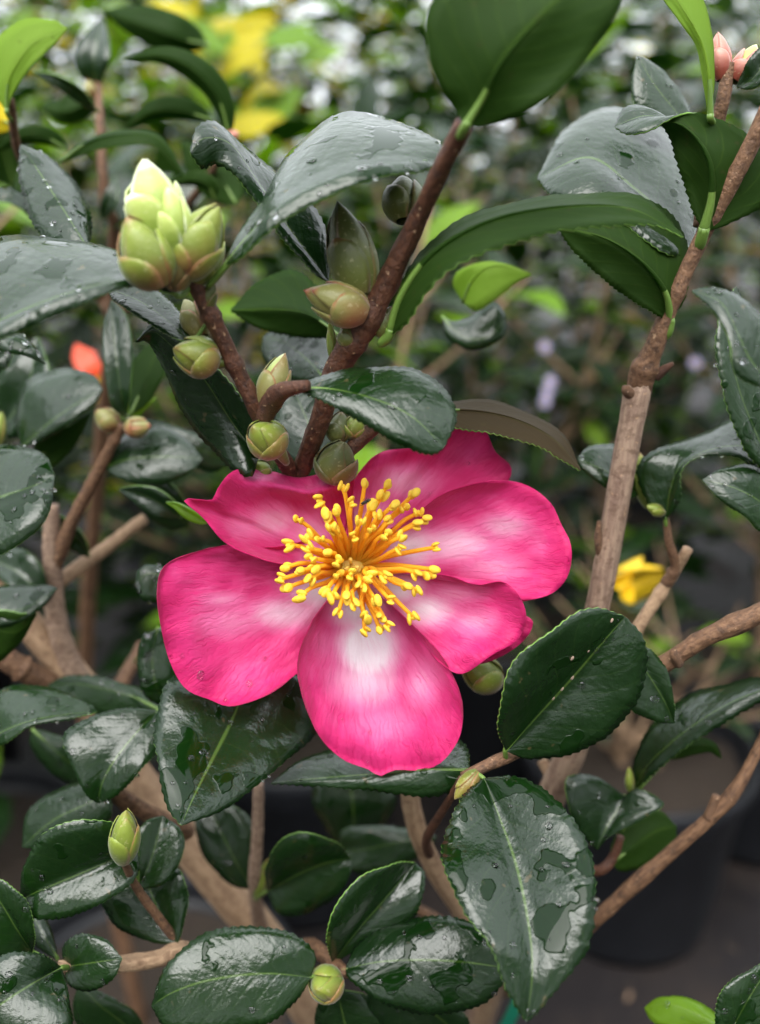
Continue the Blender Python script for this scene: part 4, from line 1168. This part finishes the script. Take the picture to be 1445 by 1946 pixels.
# left, lower left
petal([(610, 1020, .1), (520, 1040, -.2), (430, 1036, -.5), (345, 1058, -1.0), (308, 1082, -1.3), (299, 1130, -1.4), (306, 1190, -1.3), (322, 1255, -1.1), (352, 1308, -.9), (400, 1330, -.7), (440, 1342, -.75), (505, 1322, -.5), (562, 1282, -.2), (620, 1230, .1), (655, 1150, .2)],
      [(545, 1165, 90, 40, .62), (420, 1140, 60, 22, .42), (440, 1180, 90, 50, .38), (610, 1120, 80, 60, .75), (330, 1080, 22, 40, .30)], .45, .16, 3.1, roll=[(.44, .60, .86, .25, .18)], label='petal on the left, deep pink with rain drops')  # pale diagonal band mixes pigment with light painted into the colour
# upper right, at the back
petal([(655, 1010, .3), (668, 930, .3), (690, 888, .3), (728, 858, .25), (790, 850, .2), (840, 830, .2), (885, 806, .3), (922, 818, .3), (942, 858, .25), (970, 884, .2), (968, 912, .2), (930, 960, .3), (860, 1020, .4), (760, 1080, .3)],
      [(770, 915, 80, 45, .46), (700, 990, 80, 60, .5), (850, 890, 60, 40, .16)], .35, .18, 7.7, label='rear petal shaded by a leaf')  # paleness kept low for deep pigment and leaf shade put into the colour
# right
petal([(690, 1030, .2), (780, 985, -.25), (840, 940, -.45), (905, 918, -.45), (965, 914, -.3), (1010, 926, -.3), (1048, 958, -.4), (1066, 995, -.45), (1085, 1035, -.6), (1083, 1085, -.6), (1058, 1122, -.5), (1010, 1140, -.4), (950, 1150, .1), (850, 1150, .25), (740, 1120, .2)],
      [(860, 1035, 110, 45, .55), (960, 1000, 70, 35, .48), (780, 1040, 70, 50, .70), (930, 1075, 90, 40, .42), (1030, 1030, 30, 60, .28)], .4, .16, 12.4, label='broad petal on the right')
# lower right
petal([(700, 1085, 0), (770, 1090, -.35), (850, 1094, -.65), (905, 1112, -.8), (955, 1106, -.95), (985, 1130, -.95), (1000, 1170, -.8), (985, 1215, -.7), (935, 1245, -.75), (880, 1280, -.7), (840, 1262, -.5), (800, 1225, -.1), (750, 1180, .2), (690, 1130, .2)],
      [(810, 1160, 70, 40, .70), (900, 1180, 70, 40, .40), (760, 1120, 60, 40, .75), (860, 1130, 90, 30, .42)], .3, .15, 18.9, label='small petal at the lower right')
petal([(860, 1200, .15), (960, 1160, .05), (1000, 1170, -.15), (1013, 1185, -.2), (998, 1215, -.2), (955, 1246, -.1), (900, 1262, 0), (840, 1230, .25)],
      [(800, 1140, 60, 60, .5)], .3, .1, 21.3, label='petal tip folded behind the lower right petal')
# bottom
petal([(655, 1100, .05), (625, 1140, -.3), (588, 1190, -.75), (566, 1255, -.85), (572, 1310, -.7), (590, 1365, -.5), (615, 1410, -.3), (655, 1445, -.1), (700, 1462, 0), (722, 1475, 0), (752, 1463, .05), (800, 1464, 0), (840, 1448, -.15), (872, 1405, -.3), (880, 1358, -.45), (872, 1310, -.6), (835, 1240, -.65), (780, 1185, -.45), (720, 1130, -.15), (690, 1100, .05)],
      [(700, 1232, 64, 70, 1.0), (695, 1290, 80, 70, .62), (730, 1370, 90, 50, .34), (680, 1150, 60, 60, .85), (620, 1230, 40, 60, .30), (800, 1300, 50, 70, .40)], .22, .2, 25.2, roll=[(.38, .55, .88, .12, .10)], label='lowest petal with a white heart')  # lower pale band is a painted highlight; the white heart is pigment
# upper left, rolled rim, standing forward
petal([(640, 1085, 0), (590, 1076, -.5), (528, 1070, -.9), (470, 1052, -1.1), (425, 1028, -1.3), (388, 985, -1.5), (350, 950, -1.7), (378, 950, -1.6), (404, 950, -1.5), (415, 928, -1.4), (440, 897, -1.5), (470, 890, -1.3), (520, 896, -1.15), (562, 907, -1.1), (600, 902, -.9), (640, 888, -.75), (662, 889, -.6), (672, 905, -.5), (670, 950, -.3), (664, 1020, -.1)],
      [(520, 990, 70, 40, .50), (590, 1010, 60, 60, .45), (470, 1000, 60, 40, .36), (490, 903, 50, 12, .62), (610, 1060, 50, 30, .62)], .75, .12, 31.0, roll=[(.54, .86, .82, .8, .30)], label='petal at the upper left with a rolled rim', pw=1.0)

# stamens: where the anthers stand
ANT = [(620, 205), (460, 295), (320, 430), (510, 400), (540, 480), (570, 505), (380, 545), (255, 600), (390, 620), (410, 690), (240, 750), (200, 830), (245, 890), (335, 950), (335, 775), (400, 830), (525, 650), (585, 720), (585, 805), (675, 800), (505, 915), (550, 950), (650, 955), (590, 1060), (745, 875), (850, 975), (780, 1090), (880, 1090), (870, 1170), (930, 1150), (770, 1185), (945, 975), (1050, 880), (1125, 910), (1100, 1090), (800, 815), (910, 810), (1120, 795), (1205, 805), (1240, 765), (1255, 615), (1010, 620), (1020, 545), (915, 530), (745, 440), (815, 495), (695, 540), (925, 430), (680, 310), (770, 185), (820, 330), (925, 190), (890, 265), (970, 330), (1040, 350), (1105, 250), (1140, 380), (1185, 425), (1125, 460), (580, 370), (470, 560), (860, 400), (430, 760), (700, 1000)]
sr = random.Random(5)
for (ax_, ay_) in ANT:
    tx, ty = 480 + ax_ * .2768, 870 + ay_ * .2768
    dx, dy = tx - CX, ty - CY
    rr = math.hypot(dx, dy)
    an = math.atan2(dy, dx)
    bx, by = CX + 24 * math.cos(an) + sr.uniform(-5, 5), CY + 20 * math.sin(an) + sr.uniform(-5, 5)
    td = CD - .25 - 1.2 * math.sqrt(max(.12, 1 - (rr / 205) ** 2)) + sr.uniform(-.1, .1)
    p0, p3 = P(bx, by, CD - .05), P(tx, ty, td)
    p1 = P(bx + dx * .28 + sr.uniform(-6, 6), by + dy * .28 - 3 + sr.uniform(-6, 6), CD - (CD - td) * .55)
    p2 = P(CX + dx * .78 + sr.uniform(-4, 4), CY + dy * .78 - 4 + sr.uniform(-4, 4), CD - (CD - td) * .92)
    c = curve([p0, p1, p2, p3], 14)
    mb = MB()
    mb.tube(c, np.linspace(.00066, .00044, 14), 7, 0)
    dirn = nrm(c[-1] - c[-3])
    side = nrm(np.cross(dirn, (sr.uniform(-1, 1), sr.uniform(-1, 1), sr.uniform(-1, 1))))
    lon = nrm(dirn * sr.uniform(.3, 1) + side * sr.uniform(-.9, .9))
    a1, a2, z = frame(lon)
    a1 = nrm(side - lon * np.dot(side, lon))
    a2 = np.cross(lon, a1)
    s = sr.uniform(.85, 1.2)
    mb.ellipsoid(c[-1], (a1, a2, lon), (.0006 * s, .0004 * s, .0008 * s), 1, 6, 4)
    for sg in (-1, 1):                        # two pollen sacs with a split between them
        l2 = nrm(lon + a1 * sg * sr.uniform(.05, .4) + a2 * sr.uniform(-.2, .2))
        cc = c[-1] + a1 * sg * .00066 * s + l2 * .0002
        q1 = nrm(a1 - l2 * np.dot(a1, l2))
        mb.ellipsoid(cc, (q1, np.cross(l2, q1), l2), (.00056 * s, .00082 * s, sr.uniform(.00105, .00135) * s), 1, 8, 6, .45)
    part('stamen', mb, [M['filament'], M['anther']], flower, p0)

# ------------------------------------------------------------------ gnat on a stamen
ip = P(697, 953, 17.35)
iax = nrm(P(706, 949, 17.3) - P(688, 957, 17.35))
i1, i2, i3 = frame(iax)
gn = thing('gnat', 'tiny black gnat sitting on a yellow stamen of the pink flower', 'insect', ip)
mb = MB()
mb.ellipsoid(ip - iax * .0005, (i1, i2, i3), (.00032, .00032, .00075), 0, 8, 6)
mb.ellipsoid(ip + iax * .0003, (i1, i2, i3), (.0003, .00034, .0004), 0, 8, 6)
mb.ellipsoid(ip + iax * .0008, (i1, i2, i3), (.0002, .00022, .0002), 0, 8, 6)
part('body', mb, [M['insect']], gn, ip)
for k in range(6):
    sg = 1 if k % 2 else -1
    o_ = ip + iax * (.0004 - .0003 * (k // 2))
    mb = MB()
    mb.tube(curve([o_, o_ + i1 * sg * .0005 + i2 * .0002, o_ + i1 * sg * .0007 - i2 * .0006], 5), .00004, 4)
    part('leg', mb, [M['insect']], gn, ip)
for sg in (-1, 1):
    mb = MB()
    o_ = ip + iax * .0002 + i2 * .0003
    mb.ellipsoid(o_ - iax * .0008 + i1 * sg * .0003, (nrm(i1 + iax * .2 * sg), i2, i3), (.00032, .00003, .001), 0, 8, 6)
    part('wing', mb, [M['wing']], gn, ip)

# ------------------------------------------------------------------ rain drops lying on leaves and petals
dr = random.Random(3)
drops = MB()


def drop(p, n, r, h, sx=1.0):
    a1, a2, z = frame(n)
    nu, nv = 8, 4
    vs = []
    for j in range(nv + 1):
        ph = .5 * math.pi * j / nv
        for i in range(nu):
            th = 2 * math.pi * i / nu
            q = r * math.cos(ph)
            vs.append(p + a1 * q * math.cos(th) * sx + a2 * q * math.sin(th) + z * h * math.sin(ph))
    bot = [p + a1 * r * math.cos(2 * math.pi * i / nu) * sx * .9 + a2 * r * .9 * math.sin(2 * math.pi * i / nu) - z * .00004 for i in range(nu)]
    f = [(j * nu + i, j * nu + (i + 1) % nu, (j + 1) * nu + (i + 1) % nu, (j + 1) * nu + i) for j in range(nv) for i in range(nu)]
    k = len(vs)
    f += [(k + i, k + (i + 1) % nu, (i + 1) % nu, i) for i in range(nu)] + [tuple(k + i for i in range(nu))[::-1]]
    drops.add(vs + bot, f)


PETAL = [w for w in WETS if w[2] < 0]
for gi, x, y, r_, h in ((0, 385, 1285, .0011, .0006), (0, 470, 1295, .0009, .0006), (0, 505, 1256, .0007, .0005), (0, 425, 1325, .0006, .0005), (4 + 1, 705, 1398, .0006, .0005), (4 + 1, 693, 1454, .0006, .0005), (0, 340, 1248, .0006, .0004)):
    g_, n_ = PETAL[gi][0].reshape(-1, 3), PETAL[gi][1].reshape(-1, 3)
    rel = g_ - CAM
    dd = rel @ FW
    i = int(np.argmin((rel @ RT / dd / KP + PXW / 2 - x) ** 2 + (PXH / 2 - rel @ UP / dd / KP - y) ** 2))
    drop(g_[i], n_[i], r_, h, .75)
for G, N, wet, length in WETS:
    nt_, nc = G.shape[:2]
    if wet < 0:
        cnt, lo, hi = 4, .0002, .0005
    else:
        cnt, lo, hi = int(30 * wet), .00022, .0009
    for _ in range(cnt):
        i, j = dr.randint(int(nt_ * .12), nt_ - 4), dr.randint(1, nc - 2)
        r_ = lo + (hi - lo) * dr.random() ** 2.5
        drop(G[i, j], N[i, j], r_, r_ * dr.uniform(.35, .6), dr.uniform(.7, 1.5))
    if wet > .55:
        for _ in range(int(4 * wet)):
            i, j = dr.randint(int(nt_ * .45), nt_ - 3), dr.choice((0, nc - 1))
            drop(G[i, j], N[i, j], dr.uniform(.0003, .0006), dr.uniform(.0002, .0003), 1.5)
o = link('rain_drops', drops.mesh('rain_drops', [M['water']]))
o['kind'], o['label'], o['category'] = 'stuff', 'clear rain drops beaded on the camellia leaves and petals', 'water drops'

# pale scale insects on the round dark leaf
pr_ = [((np.dot(g_ - CAM, RT) / np.dot(g_ - CAM, FW) / KP + PXW / 2), (PXH / 2 - np.dot(g_ - CAM, UP) / np.dot(g_ - CAM, FW) / KP)) for g_ in DARK[0].reshape(-1, 3)]
pr_ = np.array(pr_)
m = NT('scale_insect_shell')
M['scale'] = m.done(m.principled(Base_Color=m.mix(m.noise(900, 2), (0.22, 0.13, 0.09), (0.42, 0.33, 0.25)), Roughness=0.6))
for k, (x, y, s) in enumerate(((1088, 1288, 1.0), (1070, 1312, .9), (1056, 1334, .8), (1092, 1256, .9), (1164, 1180, .8), (1120, 1240, .5))):
    i = int(np.argmin(((pr_ - (x, y)) ** 2).sum(1)))
    p, n_ = DARK[0].reshape(-1, 3)[i], DARK[1].reshape(-1, 3)[i]
    a1, a2, z = frame(n_)
    mb = MB()
    mb.ellipsoid(p, (a1, a2, z), (.00042 * s, .00065 * s, .0003 * s), 0, 8, 6)
    thing('scale_insect', 'pale brown scale insect stuck to the round dark leaf with pale midrib', 'insect', p, 'scale insects on the round dark leaf', mb.mesh('scale_insect', [M['scale']], p))

# ------------------------------------------------------------------ pots and rows of shrubs behind
pot(BX, BY, 'black pot holding the flowering camellia', s=.95, h=.9)
D = (('leaf', .86), ('young', .13), ('turn', .01))
Y = (('leaf', .45), ('young', .42), ('yellow', .09), ('turn', .04))

# neighbour at the left with arching leaves
NX, NY = -.19, .50
nb = thing('camellia_shrub', 'camellia shrub with arching leaves close behind the bud cluster', 'shrub', (NX, NY, 0.2))
pot(NX, NY, 'black pot of the arching camellia close behind the bud cluster')
for k, (pts, ws) in enumerate(((((186, 150, 30), (192, 260, 29.5), (200, 400, 30), (215, 560, 33)), (14, 18, 22, 26)), (((430, 260, 27), (400, 330, 28), (330, 430, 31), (270, 560, 34)), (12, 14, 18, 22)), (((20, 190, 23), (40, 300, 25), (110, 420, 29), (190, 560, 34)), (16, 16, 18, 22)))):
    w3 = [(*P(*p), px(w, p[2]) / 2) for p, w in zip(pts, ws)]
    if k == 0:
        w3 += [(NX, NY - .02, .5, .005), (NX, NY, .2, .006)]
    else:
        w3 += [(*P(213, 590, 33.5), .003)]
    q = curve(w3, 50)
    mb = MB()
    mb.tube(q[:, :3], q[:, 3], 8, 0, wob=.12, seed=k)
    part('branch', mb, [M['bark_brown']], nb, q[0, :3])
N_ = lambda *a, **k: quick_leaf(nb, *a, **{'teeth': 0, 'wet': 0, **k})
hand_leaf(nb, [(15, 215, 23), (20, 150, 22.6), (65, 85, 22.5), (128, 56, 22.8)], [(-15, 160), (-15, 90), (40, 42), (100, 38)], [(25, 180), (55, 135), (95, 95)], 'D', .2, .1, 0, kind='young', teeth=0, detail=.6, pet=[(30, 240, 24)])
N_([(182, 165, 30), (178, 120, 29.5), (185, 80, 29.5), (195, 35, 30)], 75, 10, 'U')
N_([(395, 85, 33), (330, 70, 32), (260, 45, 32), (200, 20, 32.5)], 95, 20, 'D')
N_([(437, 262, 27), (418, 190, 26.4), (370, 135, 26), (310, 108, 26), (238, 112, 26.5)], 62, 25, 'D')
N_([(188, 215, 29), (150, 175, 28), (105, 148, 27.6), (60, 136, 27.8)], 40, 40, 'U')
N_([(405, 228, 28), (350, 212, 27.6), (295, 212, 27.4), (242, 240, 27.6)], 58, 30, 'D')
N_([(118, 310, 25), (165, 275, 24.6), (230, 258, 24.4), (300, 265, 24.5), (352, 335, 25)], 44, 40, 'D')
N_([(410, 380, 27), (395, 350, 26.6), (365, 342, 26.6), (325, 352, 27)], 40, 30, 'D')
N_([(450, 390, 28), (420, 340, 28), (380, 300, 28), (345, 270, 28.4)], 110, 0, 'D')
N_([(130, 285, 27), (90, 262, 26.6), (40, 262, 26.5), (-10, 290, 27)], 46, 35, 'D')
N_([(195, 420, 29), (205, 390, 28.5), (215, 360, 28.4), (218, 335, 28.6)], 34, 10, 'U')
N_([(-30, 385, 24), (10, 380, 24), (40, 392, 24.2), (70, 420, 24.6)], 60, 55, 'U', wet=.3)
N_([(190, 180, 30), (160, 200, 30), (120, 215, 30), (80, 200, 30.5)], 70, 20, 'D')
N_([(300, 480, 31), (340, 400, 30.5), (400, 340, 30.5), (470, 330, 31)], 90, 30, 'U')
N_([(200, 440, 31), (240, 400, 30.6), (280, 360, 30.6), (330, 330, 31)], 80, 40, 'U')
N_([(30, 240, 25), (-10, 220, 25), (-50, 180, 25)], 80, 10, 'D', kind='yellow')
N_([(40, 320, 26), (60, 360, 25.6), (100, 400, 25.6), (110, 440, 26)], 90, -10, 'D')
bud(nb, (178, 185, 29.8), (165, 150, 29.6), 22, 'bud_red', 3)
bud(nb, (432, 262, 27), (455, 252, 26.8), 20, 'bud_pink', 3)

ROW = 'camellia shrubs in the nursery rows behind'
LAB = 'dense dark green camellia shrub in the rows behind the flower'
ROWY = 'yellowing camellia shrubs in the nursery rows behind'
LABY = 'camellia shrub with many yellow green leaves in the rows behind the flower'
PG = 'black pots in the nursery rows behind'
PL = 'black plastic pot standing on the ground cloth in the rows behind'
# x, y, height, leaves, spread, mix
spots = [(.29, .83, .36, 60, .10, D), (-.40, .66, .88, 260, .19, D), (-.10, .88, .86, 240, .19, D), (.50, .98, .98, 260, .22, D), (.17, 1.12, .98, 280, .22, D), (-.62, 1.02, 1.05, 260, .24, Y),
         (-.26, 1.28, 1.08, 280, .24, Y), (.82, 1.30, 1.1, 240, .24, D), (.42, 1.50, 1.12, 280, .26, D), (-.86, 1.50, 1.2, 240, .26, Y), (.06, 1.68, 1.18, 280, .26, D), (-.45, 1.78, 1.2, 280, .28, Y),
         (1.02, 1.75, 1.2, 220, .28, D), (.64, 2.05, 1.25, 260, .28, Y), (-1.05, 2.1, 1.25, 220, .3, Y), (.24, 2.25, 1.3, 260, .3, Y), (-.20, 2.35, 1.3, 260, .3, Y), (1.3, 2.35, 1.3, 200, .3, D), (-.68, 2.6, 1.35, 240, .3, D), (.86, 2.75, 1.4, 240, .3, D)]
for i, (x, y, h, nl, sp, kd) in enumerate(spots):
    yl = kd is Y
    pot(x, y, PL if i else 'black pot with bare soil standing behind the big rain spotted leaf', PG if i else None)
    shrub(x, y, h, (LABY if yl else LAB) if i else 'low young camellia in the black pot with bare soil', (ROWY if yl else ROW) if i else None, 100 + i, nl, sp, .064, kd, zmin=.32, extra=(0 if i == 0 else 260 if y < 1 else 420))
# taller stock plants at the end of the plot
for i in range(11):
    x = -3.0 + i * .6 + rng.uniform(-.15, .15)
    y = 3.5 + rng.uniform(-.2, .6)
    yl = i % 3 != 1
    shrub(x, y, rng.uniform(1.5, 1.9), 'tall yellow green shrub at the far end of the nursery plot' if yl else 'tall dark green shrub at the far end of the nursery plot', 'tall yellow shrubs at the far end' if yl else 'tall dark shrubs at the far end', 500 + i, 60, .36, .085, Y if yl else D, zmin=.3, z0=0.0, extra=900)
# unseen tall shrubs added behind and beside the camera to block low sky
for i, (x, y, h) in enumerate(((-.75, -.75, 1.5), (-.25, -.85, 1.6), (.25, -.8, 1.5), (.75, -.8, 1.6), (-1.25, -.6, 1.5), (1.25, -.6, 1.5), (1.35, .1, 1.5), (-1.3, .1, 1.5), (1.3, .75, 1.4), (-1.3, .75, 1.4))):
    shrub(x, y, h, 'unseen tall dark shrub added round the camera to block low sky', 'unseen shrubs added to block low sky', 300 + i, 40, .36, .085, D, zmin=.2, z0=0.0, extra=1100)

# yellow-leaved plant
yx, yy = P(430, 150, 95)[:2]
ys_ = thing('yellow_leaved_shrub', 'bright yellow leaved shrub shining between the dark camellias', 'shrub', (yx, yy, .2))
pot(yx, yy, 'black pot of the yellow leaved shrub', None, .9)
mb = MB()
mb.tube(curve([(yx, yy, .2), (yx + .01, yy, .5), P(440, 190, 95)], 20), np.linspace(.006, .002, 20), 6)
part('branch', mb, [M['bark_tan']], ys_, (yx, yy, .2))
for k in range(26):
    t_ = rng.random()
    p = P(440 + rng.uniform(-70, 70), 150 + 90 * rng.uniform(-1, 1.4), 95 + rng.uniform(-6, 6))
    a = rng.uniform(0, 6.3)
    put_leaf(ys_, rng.choice(('yellow', 'young')), p, (math.cos(a), math.sin(a) * .7, rng.uniform(.1, 1.0)), (rng.uniform(-.7, .7), -.8, .6), .07 * rng.uniform(.7, 1.2), rng)

# ------------------------------------------------------------------ small things
def strip(name, label, cat, pts, w, mats, th=.0008, up=(0, 0, 1)):
    c = curve(pts, 14)
    T = nrm(np.gradient(c, axis=0))
    s = nrm(np.cross(T, up)) * w / 2
    n_ = nrm(np.cross(s, T)) * th
    v = np.stack((c - s, c + s, c + s + n_, c - s + n_), 1).reshape(-1, 3)
    f = []
    for i in range(13):
        for k in range(4):
            f.append((i * 4 + k, i * 4 + (k + 1) % 4, i * 4 + 4 + (k + 1) % 4, i * 4 + 4 + k))
    f += [(0, 3, 2, 1), (52, 53, 54, 55)]
    mb = MB()
    mb.add(v, f, [0 if len(mats) == 1 or i < 28 else 1 for i in range(len(f))])
    o = thing(name, label, cat, c[0], None, mb.mesh(name, mats, c[0], False))
    return o


strip('plant_tag', 'bright yellow plastic tag looped round a stem beside the upright tan stem', 'plant tag', [P(1180, 1075, 34), P(1205, 1070, 33), P(1225, 1085, 33), P(1235, 1115, 33.5), P(1225, 1135, 34.5), P(1190, 1112, 35.5), P(1178, 1090, 35)], px(62, 34), [M['tag_yellow']], .0006, nrm(P(1215, 1140, 34) - P(1185, 1075, 34)))
strip('plant_tag', 'red and yellow plastic tag hanging among the left hand leaves', 'plant tag', [P(165, 662, 40), P(160, 680, 40), P(175, 705, 40), P(188, 735, 40.5), P(195, 760, 41)], px(42, 40), [M['tag_red'], M['tag_yellow']], .0008, tuple(-FW))
twig_t = lambda *a: curve([P(*p) for p in a], 14)
for nm, lab, pts, w in (('plant_tie', 'green plastic tie hanging at the foot of the big rain spotted leaf', [P(992, 1850, 30), P(985, 1900, 30), P(955, 1960, 31)], px(24, 30)),
                        ('plant_tie', 'scrap of green plastic tie above the black pot', [P(498, 1790, 40), P(470, 1805, 40), P(440, 1825, 40.5)], px(34, 40))):
    strip(nm, lab, 'plant tie', pts, w, [M['tape']], .0006, tuple(-FW))

# little violet flowers on a far plant
for i, (x, y) in enumerate(((1040, 745), (1036, 765), (1046, 725), (1036, 660), (1322, 690))):
    p = P(x, y, 90)
    o = thing('violet_flower', 'small pale violet flower in the dark foliage behind the upright stem', 'flower', p, 'small violet flowers')
    for k in range(5):
        a = 2 * math.pi * k / 5
        mb = MB()
        c = p + (RT * math.cos(a) + UP * math.sin(a)) * .003
        e1 = RT * math.cos(a) + UP * math.sin(a)
        mb.ellipsoid(c, (e1, np.cross(FW, e1), FW), (.0038, .0026, .0006), 0, 8, 4)
        part('petal', mb, [M['violet']], o, p)
    mb = MB()
    mb.ellipsoid(p, (RT, UP, FW), (.0018, .0018, .002), 0, 8, 4)
    mb.tube(curve([p, p + np.array((0, .01, -.03)), p + np.array((0, .03, -.10))], 8), .0008, 5, 1)
    part('calyx', mb, [M['tag_yellow'], M['petiole']], o, p)
# chips of bark and fallen leaf on the cloth
for i in range(7):
    x, y = rng.uniform(.12, .52), rng.uniform(.58, .95)
    a = rng.uniform(0, 6.3)
    s = rng.uniform(.004, .010)
    mb = MB()
    e1 = np.array((math.cos(a), math.sin(a), 0))
    mb.ellipsoid((x, y, .014), (e1, np.array((-e1[1], e1[0], 0)), np.array((0, 0, 1))), (s, s * .4, .003), 0, 6, 4)
    thing('bark_chip', 'small brown bark chip lying on the black ground cloth', 'bark chip', (x, y, .014), 'bark chips on the ground cloth', mb.mesh('bark_chip', [M['litter']], (x, y, .014), False))
